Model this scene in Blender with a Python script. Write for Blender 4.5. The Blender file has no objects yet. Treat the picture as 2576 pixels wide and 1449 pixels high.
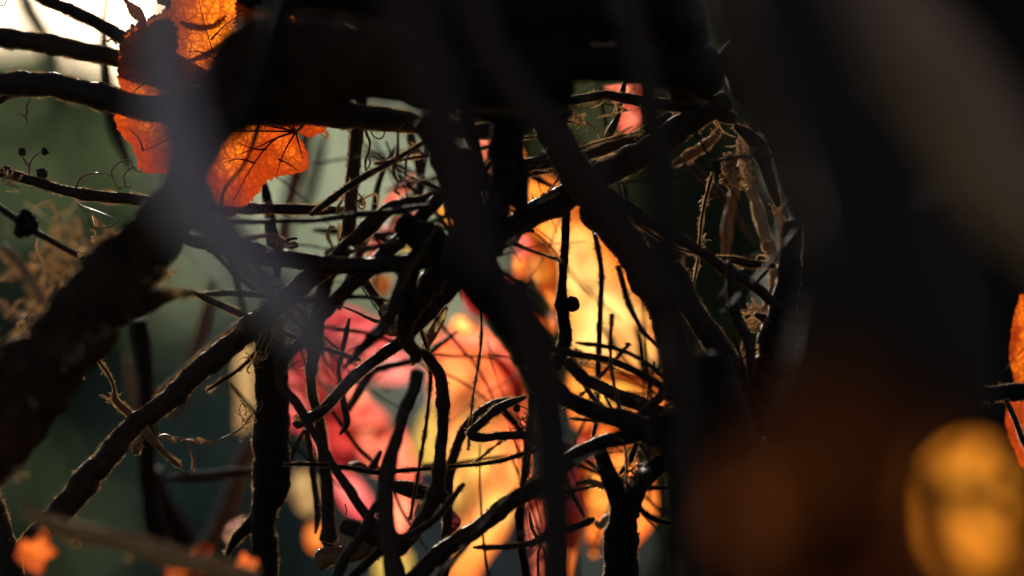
import bpy, math, random
import numpy as np
from mathutils import Vector, Matrix

# ------------------------------------------------------------------ camera, sky, sun, exposure
SC = bpy.context.scene
COL = SC.collection
CAMZ = 1.30
FOCUS = 0.80
cam_d = bpy.data.cameras.new("camera")
cam = bpy.data.objects.new("camera", cam_d)
COL.objects.link(cam)
cam.location = (0, 0, CAMZ)
cam.rotation_euler = (math.radians(90), 0, 0)
cam_d.lens = 100
cam_d.sensor_width = 36
cam_d.clip_start = 0.02
cam_d.clip_end = 2000
cam_d.dof.use_dof = True
cam_d.dof.focus_distance = FOCUS
cam_d.dof.aperture_fstop = 2.8
SC.camera = cam

SUN_EL, SUN_AZ = math.radians(12.5), math.radians(-8)      # azimuth: minus = to the left of the view
SUN_DIR = Vector((math.sin(SUN_AZ) * math.cos(SUN_EL), math.cos(SUN_AZ) * math.cos(SUN_EL), math.sin(SUN_EL)))
world = bpy.data.worlds.new("World")
SC.world = world
world.use_nodes = True
wn = world.node_tree
wn.nodes.clear()
sky = wn.nodes.new("ShaderNodeTexSky")
sky.sky_type = 'NISHITA'
sky.sun_disc = False
sky.sun_elevation = SUN_EL
sky.sun_rotation = SUN_AZ
sky.air_density = 0.5
sky.dust_density = 2.5
sky.ozone_density = 0.6
bgn = wn.nodes.new("ShaderNodeBackground")
bgn.inputs[1].default_value = 0.05
won = wn.nodes.new("ShaderNodeOutputWorld")
wb = wn.nodes.new("ShaderNodeMixRGB")      # warm white balance of the evening light
wb.blend_type = 'MULTIPLY'
wb.inputs[0].default_value = 1.0
wb.inputs[2].default_value = (1.08, 0.98, 0.92, 1)
wn.links.new(sky.outputs[0], wb.inputs[1])
wn.links.new(wb.outputs[0], bgn.inputs[0])
wn.links.new(bgn.outputs[0], won.inputs[0])

sun_d = bpy.data.lights.new("sun", 'SUN')
sun_d.energy = 5.0
sun_d.angle = math.radians(0.5)
sun_d.color = (1.0, 0.90, 0.74)
sun = bpy.data.objects.new("sun", sun_d)
COL.objects.link(sun)
sun.rotation_euler = SUN_DIR.to_track_quat('Z', 'Y').to_euler()
sun.location = (0, 0, 5)

SC.view_settings.view_transform = 'Standard'
SC.view_settings.look = 'None'
SC.view_settings.exposure = 0.65
SC.view_settings.gamma = 1.0
SC.view_settings.use_curve_mapping = False
SC.cycles.max_bounces = 6
SC.cycles.transmission_bounces = 4
SC.cycles.use_denoising = True
SC.cycles.sample_clamp_indirect = 3.0

rng = np.random.default_rng(7)
K = 0.36 / 2576.0


def at(x, y, d):
    return np.array(((x - 1288) * K * d, d, CAMZ - (y - 724.5) * K * d))


# ------------------------------------------------------------------ materials
def new_mat(name):
    m = bpy.data.materials.new(name)
    m.use_nodes = True
    nt = m.node_tree
    nt.nodes.clear()
    out = nt.nodes.new("ShaderNodeOutputMaterial")
    return m, nt, out


def N(nt, t, **kw):
    n = nt.nodes.new(t)
    for k, v in kw.items():
        if hasattr(n, k):
            setattr(n, k, v)
        else:
            n.inputs[k.replace('_', ' ')].default_value = v
    return n


def bark(name, c1, c2, rough=0.55, spec=0.5, scale=260, sheen=0.0, transl=0.0, bump=0.6):
    m, nt, out = new_mat(name)
    L = nt.links.new
    tc = N(nt, "ShaderNodeTexCoord")
    n1 = N(nt, "ShaderNodeTexNoise", Scale=scale, Detail=5.0, Roughness=0.65)
    n2 = N(nt, "ShaderNodeTexNoise", Scale=scale * 5, Detail=3.0)
    L(tc.outputs['Object'], n1.inputs['Vector'])
    L(tc.outputs['Object'], n2.inputs['Vector'])
    mx = N(nt, "ShaderNodeMixRGB")
    mx.inputs[1].default_value = (*c1, 1)
    mx.inputs[2].default_value = (*c2, 1)
    ramp = N(nt, "ShaderNodeMapRange")
    ramp.inputs[1].default_value = 0.35
    ramp.inputs[2].default_value = 0.65
    L(n1.outputs[0], ramp.inputs[0])
    L(ramp.outputs[0], mx.inputs[0])
    p = N(nt, "ShaderNodeBsdfPrincipled")
    L(mx.outputs[0], p.inputs['Base Color'])
    p.inputs['Roughness'].default_value = rough
    p.inputs['Specular IOR Level'].default_value = spec
    p.inputs['Sheen Weight'].default_value = sheen
    p.inputs['Sheen Roughness'].default_value = 0.4
    p.inputs['Sheen Tint'].default_value = (1.0, 0.8, 0.6, 1)
    b = N(nt, "ShaderNodeBump")
    b.inputs['Strength'].default_value = bump
    b.inputs['Distance'].default_value = 0.0004
    L(n2.outputs[0], b.inputs['Height'])
    L(b.outputs[0], p.inputs['Normal'])
    if transl > 0:
        t = N(nt, "ShaderNodeBsdfTranslucent")
        L(mx.outputs[0], t.inputs[0])
        ms = N(nt, "ShaderNodeMixShader")
        ms.inputs[0].default_value = transl
        L(p.outputs[0], ms.inputs[1])
        L(t.outputs[0], ms.inputs[2])
        L(ms.outputs[0], out.inputs[0])
    else:
        L(p.outputs[0], out.inputs[0])
    return m


M = {}
M['dark'] = bark("dark_vine_bark", (.014, .007, .004), (.046, .023, .012), 0.6, 0.3, sheen=0.10, bump=.3)
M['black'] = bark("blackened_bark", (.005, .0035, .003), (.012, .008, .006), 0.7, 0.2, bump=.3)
M['limb'] = bark("matte_limb_bark", (.022, .011, .007), (.075, .038, .022), 0.9, 0.08, bump=.4, scale=120)
M['brown'] = bark("red_brown_bark", (.10, .045, .018), (.22, .10, .04), 0.5, 0.5)
M['tan'] = bark("tan_dry_bark", (.22, .14, .08), (.42, .29, .17), 0.6, 0.5, sheen=0.2)
M['caramel'] = bark("caramel_bark", (.50, .22, .08), (.80, .40, .17), 0.9, 0.1, sheen=.1)
M['grey'] = bark("veil_grey_bark", (.62, .46, .44), (.72, .54, .52), 0.9, 0.1, bump=.2)  # lens veil over the near stem is put into this pale colour
M['dull'] = bark("dull_grey_bark", (.052, .035, .030), (.078, .053, .045), 0.9, 0.1, bump=.2)
M['umber'] = bark("umber_bark", (.50, .25, .14), (.66, .36, .22), 0.9, 0.1, bump=.2)
M['straw'] = bark("straw_rootlet", (.50, .34, .18), (.78, .60, .38), 0.75, 0.3, transl=0.5)
M['down'] = bark("pale_bark_down", (.60, .42, .24), (.95, .78, .52), 0.5, 0.5, transl=0.6, bump=0)
M['curl'] = bark("brown_tendril", (.14, .07, .035), (.40, .24, .12), 0.35, 0.8, transl=0.2)
M['flake'] = bark("peeling_bark", (.40, .30, .17), (.70, .56, .34), 0.5, 0.6, transl=0.5)


def leafmat(name, c_in, c_out, vein=(.25, .05, .01), vs=0.5, spot=0.3, trans=0.8, cell=620, wr=0.5, dark=(.16, .03, .006), nscale=45.0):
    m, nt, out = new_mat(name)
    L = nt.links.new
    tc = N(nt, "ShaderNodeTexCoord")
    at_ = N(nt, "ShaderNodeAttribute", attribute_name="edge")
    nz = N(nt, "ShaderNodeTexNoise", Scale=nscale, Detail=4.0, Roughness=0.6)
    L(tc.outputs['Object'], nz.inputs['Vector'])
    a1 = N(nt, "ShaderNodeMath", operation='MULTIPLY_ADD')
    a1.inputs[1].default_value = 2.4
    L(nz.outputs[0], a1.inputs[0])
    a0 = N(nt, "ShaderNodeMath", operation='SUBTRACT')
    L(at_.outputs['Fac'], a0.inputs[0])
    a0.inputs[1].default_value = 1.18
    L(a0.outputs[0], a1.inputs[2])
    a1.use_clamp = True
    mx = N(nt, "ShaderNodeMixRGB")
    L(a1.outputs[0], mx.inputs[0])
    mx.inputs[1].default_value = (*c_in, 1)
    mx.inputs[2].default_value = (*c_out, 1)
    # fine vein net
    wv = N(nt, "ShaderNodeTexNoise", Scale=300.0, Detail=2.0)
    L(tc.outputs['Object'], wv.inputs['Vector'])
    va = N(nt, "ShaderNodeMixRGB", blend_type='ADD')
    va.inputs[0].default_value = 0.0016
    L(tc.outputs['Object'], va.inputs[1])
    L(wv.outputs['Color'], va.inputs[2])
    facs = []
    for sc_, w_ in ((cell, 0.07), (cell * 0.36, 0.055)):
        v = N(nt, "ShaderNodeTexVoronoi", feature='DISTANCE_TO_EDGE')
        v.inputs['Scale'].default_value = sc_
        L(va.outputs[0], v.inputs['Vector'])
        r = N(nt, "ShaderNodeMapRange")
        r.inputs[1].default_value = 0.0
        r.inputs[2].default_value = w_ * 2
        r.inputs[3].default_value = 1.0
        r.inputs[4].default_value = 0.0
        L(v.outputs['Distance'], r.inputs[0])
        facs.append(r)
    mxx = N(nt, "ShaderNodeMath", operation='MAXIMUM')
    L(facs[0].outputs[0], mxx.inputs[0])
    L(facs[1].outputs[0], mxx.inputs[1])
    ml = N(nt, "ShaderNodeMath", operation='MULTIPLY')
    L(mxx.outputs[0], ml.inputs[0])
    ml.inputs[1].default_value = vs
    m2 = N(nt, "ShaderNodeMixRGB")
    L(ml.outputs[0], m2.inputs[0])
    L(mx.outputs[0], m2.inputs[1])
    m2.inputs[2].default_value = (*vein, 1)
    # darker withered blotches
    bz = N(nt, "ShaderNodeTexNoise", Scale=150.0, Detail=6.0, Roughness=0.7)
    L(tc.outputs['Object'], bz.inputs['Vector'])
    br = N(nt, "ShaderNodeMapRange")
    br.inputs[1].default_value = 0.46
    br.inputs[2].default_value = 0.66
    br.inputs[4].default_value = spot
    L(bz.outputs[0], br.inputs[0])
    m3 = N(nt, "ShaderNodeMixRGB")
    L(br.outputs[0], m3.inputs[0])
    L(m2.outputs[0], m3.inputs[1])
    m3.inputs[2].default_value = (*dark, 1)
    tr = N(nt, "ShaderNodeBsdfTranslucent")
    p = N(nt, "ShaderNodeBsdfPrincipled")
    p.inputs['Roughness'].default_value = 0.45
    p.inputs['Specular IOR Level'].default_value = 0.3
    dk = N(nt, "ShaderNodeMixRGB", blend_type='MULTIPLY')
    dk.inputs[0].default_value = 1
    L(m3.outputs[0], dk.inputs[1])
    dk.inputs[2].default_value = (.5, .45, .5, 1)
    L(m3.outputs[0], tr.inputs[0])
    L(dk.outputs[0], p.inputs['Base Color'])
    b = N(nt, "ShaderNodeBump")
    b.inputs['Strength'].default_value = wr
    b.inputs['Distance'].default_value = 0.0006
    L(bz.outputs[0], b.inputs['Height'])
    L(b.outputs[0], tr.inputs['Normal'])
    L(b.outputs[0], p.inputs['Normal'])
    ms = N(nt, "ShaderNodeMixShader")
    ms.inputs[0].default_value = trans
    L(p.outputs[0], ms.inputs[1])
    L(tr.outputs[0], ms.inputs[2])
    L(ms.outputs[0], out.inputs[0])
    return m


LM = {
    'rust': leafmat("rust_orange_leaf", (.96, .25, .012), (.34, .032, .004), (.16, .018, .003), .85, .75, .88, dark=(.20, .025, .004), nscale=70.0),
    'sunset': leafmat("sunset_leaf", (1.0, .72, .17), (.92, .15, .06), (.85, .25, .06), .2, .08, .85, cell=300),
    'amber': leafmat("amber_leaf", (1.0, .62, .11), (.95, .20, .03), (.8, .25, .03), .25, .12, .85, cell=300),
    'gold': leafmat("gold_leaf", (1.0, .84, .32), (.95, .24, .03), (.9, .35, .05), .2, .08, .85, cell=300),
    'orange': leafmat("orange_leaf", (.98, .36, .07), (.90, .20, .04), (.6, .12, .02), .2, .15, .85, cell=300),
    'salmon': leafmat("salmon_leaf", (1.0, .38, .22), (.85, .15, .11), (.6, .1, .1), .2, .12, .85, cell=300),
    'pink': leafmat("pink_leaf", (1.0, .34, .30), (.66, .07, .09), (.5, .06, .08), .2, .15, .85, cell=300),
    'red': leafmat("crimson_leaf", (.65, .06, .05), (.35, .02, .03), (.2, .01, .02), .3, .3, .8, cell=300),
    'maroon': leafmat("maroon_leaf", (.11, .015, .02), (.06, .008, .014), (.04, .01, .01), .3, .3, .7, cell=300),
    'lime': leafmat("yellow_green_leaf", (.52, .38, .10), (.34, .26, .06), (.4, .3, .05), .2, .15, .8, cell=300),
    'scorched': leafmat("scorched_leaf", (.09, .03, .012), (.05, .018, .008), (.04, .01, .004), .4, .3, .6),
    'buff': leafmat("buff_dry_leaf", (.50, .36, .17), (.34, .22, .10), (.3, .2, .08), .3, .3, .7),
    'pinkdry': leafmat("dry_pinkish_leaf", (.34, .20, .17), (.22, .12, .09), (.2, .1, .08), .3, .3, .6),
    'ember': leafmat("ember_leaf", (.85, .20, .03), (.50, .08, .02), (.3, .05, .01), .3, .5, .8),
    'cider': leafmat("cider_brown_leaf", (.26, .085, .018), (.15, .045, .010), (.1, .02, .004), .3, .3, .75),
    'olive': leafmat("olive_brown_leaf", (.26, .13, .02), (.18, .07, .014), (.08, .03, .01), .3, .3, .75),
    'honey': leafmat("honey_leaf", (.80, .34, .035), (.70, .22, .02), (.5, .15, .01), .2, .1, .8),
}
M['vein'] = bark("leaf_vein", (.10, .02, .005), (.16, .035, .008), 0.5, 0.4, transl=.3)


# ------------------------------------------------------------------ objects
def put(name, verts, faces, mat, parent=None, base=None, label=None, cat=None, group=None, kind=None, smooth=True, attr=None):
    verts = np.asarray(verts, dtype=np.float64)
    if base is None:
        base = verts[0]
    me = bpy.data.meshes.new(name)
    v = verts - base
    faces = np.asarray(faces, dtype=np.int32)
    k = faces.shape[1]
    me.vertices.add(len(v))
    me.vertices.foreach_set("co", v.astype(np.float32).ravel())
    me.loops.add(len(faces) * k)
    me.loops.foreach_set("vertex_index", faces.ravel())
    me.polygons.add(len(faces))
    me.polygons.foreach_set("loop_start", np.arange(len(faces), dtype=np.int32) * k)
    me.polygons.foreach_set("use_smooth", np.full(len(faces), smooth))
    me.update(calc_edges=True)
    me.validate()
    if attr is not None:
        a = me.attributes.new("edge", 'FLOAT', 'POINT')
        a.data.foreach_set("value", np.asarray(attr, dtype=np.float32))
    me.materials.append(mat)
    o = bpy.data.objects.new(name, me)
    COL.objects.link(o)
    if parent is not None:
        o.parent = parent
        o.location = Vector(base) - Vector(parent['_b'])
    else:
        o.location = base
    o['_b'] = [float(q) for q in base]
    for kk, vv in (('label', label), ('category', cat), ('group', group), ('kind', kind)):
        if vv:
            o[kk] = vv
    return o


def catmull(P, n_per):
    P = np.asarray(P, dtype=float)
    if len(P) == 2:
        P = np.array([P[0], (P[0] + P[1]) / 2, P[1]])
    E = np.vstack([2 * P[0] - P[1], P, 2 * P[-1] - P[-2]])
    out = []
    for i in range(1, len(E) - 2):
        seg = max(2, int(n_per(E[i], E[i + 1])))
        t = np.linspace(0, 1, seg, endpoint=False)[:, None]
        a, b, c, d = E[i - 1], E[i], E[i + 1], E[i + 2]
        out.append(0.5 * (2 * b + (c - a) * t + (2 * a - 5 * b + 4 * c - d) * t * t + (3 * b - a - 3 * c + d) * t ** 3))
    out.append(P[-1][None])
    return np.vstack(out)


def frames(C):
    T = np.gradient(C, axis=0)
    T /= np.linalg.norm(T, axis=1)[:, None] + 1e-12
    n = np.cross(T[0], (0.0, 1.0, 0.0))
    if np.linalg.norm(n) < 1e-3:
        n = np.cross(T[0], (1.0, 0.0, 0.0))
    n /= np.linalg.norm(n)
    Ns = [n]
    for i in range(1, len(T)):
        n = n - T[i] * np.dot(n, T[i])
        n /= np.linalg.norm(n) + 1e-12
        Ns.append(n)
    Ns = np.array(Ns)
    return T, Ns, np.cross(T, Ns)


def blur1(a, k, axis, wrap=False):
    r = a
    for _ in range(k):
        if wrap:
            r = (np.roll(r, 1, axis) + 2 * r + np.roll(r, -1, axis)) / 4
        else:
            p = np.concatenate([np.take(r, [0], axis), r, np.take(r, [-1], axis)], axis)
            s = r.shape[axis]
            r = (np.take(p, range(0, s), axis) + 2 * r + np.take(p, range(2, s + 2), axis)) / 4
    return r


def tube_geo(C, R, sides=12, rough=0.0, lump=0.0, ridge=0.0, flat=1.0):
    n = len(C)
    T, A, B = frames(C)
    th = np.linspace(0, 2 * np.pi, sides, endpoint=False)
    prof = np.ones((n, sides))
    if rough:
        z = rng.standard_normal((n, sides))
        z = blur1(z, 1, 0)
        prof += rough * z
    if lump:
        z = blur1(rng.standard_normal((n, sides)), 14, 0)
        z = blur1(z, 2, 1, True)
        z /= z.std() + 1e-9
        prof += lump * z
    if ridge:
        tw = np.cumsum(rng.standard_normal(n)) * 0.02
        ph = rng.uniform(0, 6.28, 3)
        for f, p_ in zip((3, 5, 7), ph):
            prof += ridge * 0.6 * np.sin(f * th[None, :] + p_ + tw[:, None])
    prof = np.clip(prof, 0.5, 1.7)
    r = R[:, None] * prof
    V = C[:, None, :] + A[:, None, :] * (np.cos(th)[None, :, None] * r[..., None]) + B[:, None, :] * (np.sin(th)[None, :, None] * r[..., None] * flat)
    V = V.reshape(-1, 3)
    i = np.arange(n - 1)[:, None]
    j = np.arange(sides)[None, :]
    j2 = (j + 1) % sides
    F = np.stack([i * sides + j, i * sides + j2, (i + 1) * sides + j2, (i + 1) * sides + j], -1).reshape(-1, 4)
    # end caps: a centre point each, degenerate-free quads as fans
    c0, c1 = len(V), len(V) + 1
    V = np.vstack([V, C[0] - T[0] * R[0] * .35, C[-1] + T[-1] * R[-1] * .35])
    e = (n - 1) * sides
    caps = []
    for q in range(0, sides, 2):
        caps.append((c0, (q + 2) % sides, (q + 1) % sides, q))
        caps.append((c1, e + q, e + q + 1, e + (q + 2) % sides))
    return V, np.vstack([F, np.array(caps)])


def join(parts):
    Vs, Fs, o = [], [], 0
    for v, f in parts:
        Vs.append(v)
        Fs.append(f + o)
        o += len(v)
    return np.vstack(Vs), np.vstack(Fs)


def path3(pts, off, step=4.0):
    """pts: (x, y[, width[, depth offset]]) in photograph units -> centres (metres) and radii"""
    P = []
    w = 10
    for p in pts:
        if len(p) > 2 and p[2] is not None:
            w = p[2]
        o = p[3] if len(p) > 3 else off
        P.append((p[0], p[1], w, o))
    S = catmull(P, lambda a, b: math.hypot(b[0] - a[0], b[1] - a[1]) / step)
    d = FOCUS + S[:, 3]
    C = np.stack([(S[:, 0] - 1288) * K * d, d, CAMZ - (S[:, 1] - 724.5) * K * d], 1)
    return C, np.maximum(S[:, 2], 1.0) * K * d / 2, S


def stem(label, pts, off=0.0, mat='dark', name='woody_vine', cat='vine', group='bare woody stems of the tangle', knots=(),
         tufts=(), fray=0.0, parent=None, smoothness=None, lump=None):
    blurpx = 365 * abs(off) / (FOCUS + off)
    step = 3.0 if blurpx < 12 else (5.0 if blurpx < 40 else 12.0)
    if off < -.12:
        step = 16.0
    C, R, S = path3(pts, off, step)
    w = S[:, 2]
    R = R.copy()
    for (kx, ky, amt, wid) in knots:
        dd = np.hypot(S[:, 0] - kx, S[:, 1] - ky)
        R *= 1 + amt * np.exp(-(dd / wid) ** 2)
    wm = float(w.mean())
    sides = 8 if wm < 12 else (12 if wm < 35 else 16)
    rough = 0.0 if wm < 8 else (.035 if blurpx < 20 else .03)
    if wm > 7 and off > -.12:
        Lk = np.concatenate([[0], np.cumsum(np.hypot(np.diff(S[:, 0]), np.diff(S[:, 1])))])
        kn = [0.0]
        while kn[-1] < Lk[-1]:
            kn.append(kn[-1] + rng.uniform(35, 130))
        amp = min(3.2, .05 * wm + 1.0) * K * (FOCUS + off)
        for ax_, am in ((0, amp), (1, amp), (2, amp)):
            C[:, ax_] += np.interp(Lk, kn, rng.normal(0, am, len(kn)))
    if 5 < wm < 34 and off > -.12:
        Le = np.concatenate([[0], np.cumsum(np.hypot(np.diff(S[:, 0]), np.diff(S[:, 1])))])
        for e_, q_ in ((0, Le), (-1, Le[-1] - Le)):
            if 20 < S[e_, 0] < 2556 and 20 < S[e_, 1] < 1430:
                R *= .38 + .62 * np.clip(q_ / (2.2 * w[e_] + 8), 0, 1) ** .6
    if wm > 12 and off > -.1:
        L0 = np.concatenate([[0], np.cumsum(np.hypot(np.diff(S[:, 0]), np.diff(S[:, 1])))])
        q = rng.uniform(20, 120)
        while q < L0[-1]:
            R *= 1 + rng.uniform(.06, .22) * np.exp(-((L0 - q) / (wm * rng.uniform(.25, .5) + 2)) ** 2)
            q += rng.uniform(90, 240)
    wob = blur1(rng.standard_normal((len(C), 3)), 30, 0)
    wob /= wob.std() + 1e-9
    C = C + wob * (R[:, None] * .04)
    V, F = tube_geo(C, R, sides, rough * .8, (.035 if lump is None else lump), .02 if wm > 16 else 0)
    o = put(name, V, F, M[mat], parent=parent, base=C[0], label=label if parent is None else None, cat=cat if parent is None else None,
            group=group if parent is None else None)
    if fray == 0 and abs(off) <= .014 and mat in ('dark', 'black', 'brown'):
        fray = .5
    if fray > 0:
        fuzz(o, C, R, min(fray, 1.6), off)
    for t in tufts:
        tuft(o, *t)
    return o


def fuzz(o, C, R, amount, off):
    """short hairs and splinters that stand off the bark: far too many to count"""
    T, A, B = frames(C)
    Lm = np.sum(np.linalg.norm(np.diff(C, axis=0), axis=1))
    n = int(amount * Lm / 0.0000055)
    i = rng.integers(0, len(C) - 1, n)
    f = rng.random(n)[:, None]
    th = rng.uniform(0, 2 * np.pi, n)[:, None]
    # only the flanks and the back show any: the side facing the lens stays bare bark
    dirn = A[i] * np.cos(th) + B[i] * np.sin(th)
    keep = dirn[:, 1] > -.35
    i, f, dirn = i[keep], f[keep], dirn[keep]
    n = len(i)
    c = C[i] * (1 - f) + C[i + 1] * f
    base = c + dirn * (R[i][:, None] * .97)
    big = rng.random(n) < .035
    ln = rng.uniform(.00016, .00055, n) * (1 + 1.2 * big)
    ln = ln[:, None] * (1 + .9 * np.sin(np.sum(c * 900, 1))[:, None] * .5)
    tng = T[i] * rng.normal(0, .8, n)[:, None] + rng.standard_normal((n, 3)) * .3
    mid = base + dirn * ln * .6 + tng * ln * .25
    tip = base + dirn * ln + tng * ln * .8
    s1 = np.cross(dirn, T[i])
    w = (rng.uniform(.00003, .00008, n) * (1 + .5 * big))[:, None]
    V = np.stack([base - T[i] * w, base + T[i] * w, base + s1 * w * 1.6,
                  mid - T[i] * w * .8, mid + T[i] * w * .8, mid + s1 * w * 1.2,
                  tip, tip + T[i] * w * .3, tip + s1 * w * .3], 1).reshape(-1, 3)
    q = np.arange(n)[:, None, None] * 9
    pat = np.array([(0, 1, 4, 3), (1, 2, 5, 4), (2, 0, 3, 5), (3, 4, 7, 6), (4, 5, 8, 7), (5, 3, 6, 8)])[None]
    F = (q + pat).reshape(-1, 4)
    if n:
        put('bark_fibre', V, F, M['down'], parent=o, base=V[0], kind='stuff')


def curly(p0, dirn, ln, w, curl=1.0, gravity=0.0, n=26):
    """a wandering rootlet"""
    d = np.array(dirn, float)
    d /= np.linalg.norm(d)
    p = np.array(p0, float)
    C = [p.copy()]
    ax = rng.standard_normal(3)
    ax /= np.linalg.norm(ax)
    st = ln / n
    for i in range(n):
        ax += rng.standard_normal(3) * .35
        ax /= np.linalg.norm(ax)
        ang = rng.normal(.16, .22) * curl
        d = d + np.cross(ax, d) * ang
        d[2] -= gravity * .05
        d /= np.linalg.norm(d)
        p = p + d * st
        C.append(p.copy())
    C = np.array(C)
    t = np.linspace(0, 1, len(C))
    R = w / 2 * (1 - .65 * t) * (1 + .25 * rng.standard_normal(len(C)).clip(-1, 2))
    return tube_geo(C, R, 5)


def tuft(o, x, y, off, n, ln, w, spread=20, mat='straw', name='rootlets', aim=None, curl=1.0):
    """a bunch of fine aerial roots; lengths in photograph units"""
    d = FOCUS + off
    k = K * d
    parts = []
    for _ in range(n):
        px, py = x + rng.normal(0, spread * .5), y + rng.normal(0, spread * .5)
        p0 = at(px, py, d + rng.normal(0, spread * .3 * K))
        if aim is None:
            a = rng.standard_normal(3)
        else:
            a = np.array((aim[0], 0, -aim[1]), float) + rng.standard_normal(3) * .55
        parts.append(curly(p0, a, ln * k * rng.uniform(.5, 1.3), w * k * rng.uniform(.6, 1.4), curl))
    V, F = join(parts)
    put(name, V, F, M[mat], parent=o, base=V[0], kind='stuff')


def fringe(o, pts, off, n, ln, w, side=1, mat='straw', curl=1.2, name='rootlets', depth=.012):
    """rootlets strung along a line"""
    C, R, S = path3(pts, off, 6)
    T, A, B = frames(C)
    parts = []
    d = FOCUS + off
    for _ in range(n):
        i = rng.integers(0, len(C))
        t = T[i]
        nrm = np.array((-t[2], 0, t[0])) * side
        a = nrm + t * rng.normal(0, 1.0) + rng.standard_normal(3) * .4
        p0 = C[i] + np.array((0, rng.normal(0, depth), 0))
        parts.append(curly(p0, a, ln * K * d * rng.uniform(.4, 1.4), w * K * d * rng.uniform(.6, 1.5), curl, n=18))
    V, F = join(parts)
    put(name, V, F, M[mat], parent=o, base=V[0], kind='stuff')


def tendril(parent, pts, off=0.0, w=6, mat='curl', name='tendril', label=None):
    P = [(p[0], p[1], p[2] if len(p) > 2 else w, p[3] if len(p) > 3 else off) for p in pts]
    C, R, S = path3(P, off, 3.0)
    V, F = tube_geo(C, R, 7, .05, .08)
    if parent is None:
        return put(name, V, F, M[mat], base=C[0], label=label, cat='tendril', group='thin dry tendrils')
    return put(name, V, F, M[mat], parent=parent, base=C[0])


def ball(parent, x, y, off, r, mat='dark', name='dried_berry', bumpy=.12, squash=1.0):
    d = FOCUS + off
    c = at(x, y, d)
    R = r * K * d
    nu, nv = 16, 10
    V = []
    for i in range(nv + 1):
        ph = math.pi * i / nv
        for j in range(nu):
            th = 2 * math.pi * j / nu
            q = R * (1 + bumpy * rng.standard_normal())
            V.append(c + q * np.array((math.sin(ph) * math.cos(th), math.sin(ph) * math.sin(th), math.cos(ph) * squash)))
    F = [(i * nu + j, i * nu + (j + 1) % nu, (i + 1) * nu + (j + 1) % nu, (i + 1) * nu + j) for i in range(nv) for j in range(nu)]
    return put(name, V, F, M[mat], parent=parent, base=c)


def strip(parent, pts, off=0.0, w=8, mat='flake', name='bark_strip', curl=.5):
    """a curled strip of peeling bark or dry fibre, with thickness"""
    C, R, S = path3([(p[0], p[1], w) for p in pts], off, 4)
    T, A, B = frames(C)
    n = len(C)
    t = np.linspace(0, 1, n)
    wdt = R * np.sin(np.pi * np.clip(t, .04, .96)) ** .4 * (1 + .15 * rng.standard_normal(n))
    V = []
    s = 5
    tw = np.cumsum(rng.standard_normal(n)) * .06 * curl + rng.uniform(-.6, .6)
    th_ = .00012
    for lay in (0, 1):
        for i in range(n):
            for j in range(s):
                a = (j / (s - 1) - .5) * 2
                u = A[i] * math.cos(tw[i]) + B[i] * math.sin(tw[i])
                v = -A[i] * math.sin(tw[i]) + B[i] * math.cos(tw[i])
                V.append(C[i] + u * a * wdt[i] + v * (a * a * curl * wdt[i] + lay * th_))
    F = []
    m = n * s
    for i in range(n - 1):
        for j in range(s - 1):
            q = i * s + j
            F.append((q, q + 1, q + s + 1, q + s))
            F.append((m + q, m + q + s, m + q + s + 1, m + q + 1))
        for j in (0, s - 1):
            q = i * s + j
            F.append((q, q + s, m + q + s, m + q))
    return put(name, V, F, M[mat], parent=parent, base=C[0])


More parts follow.
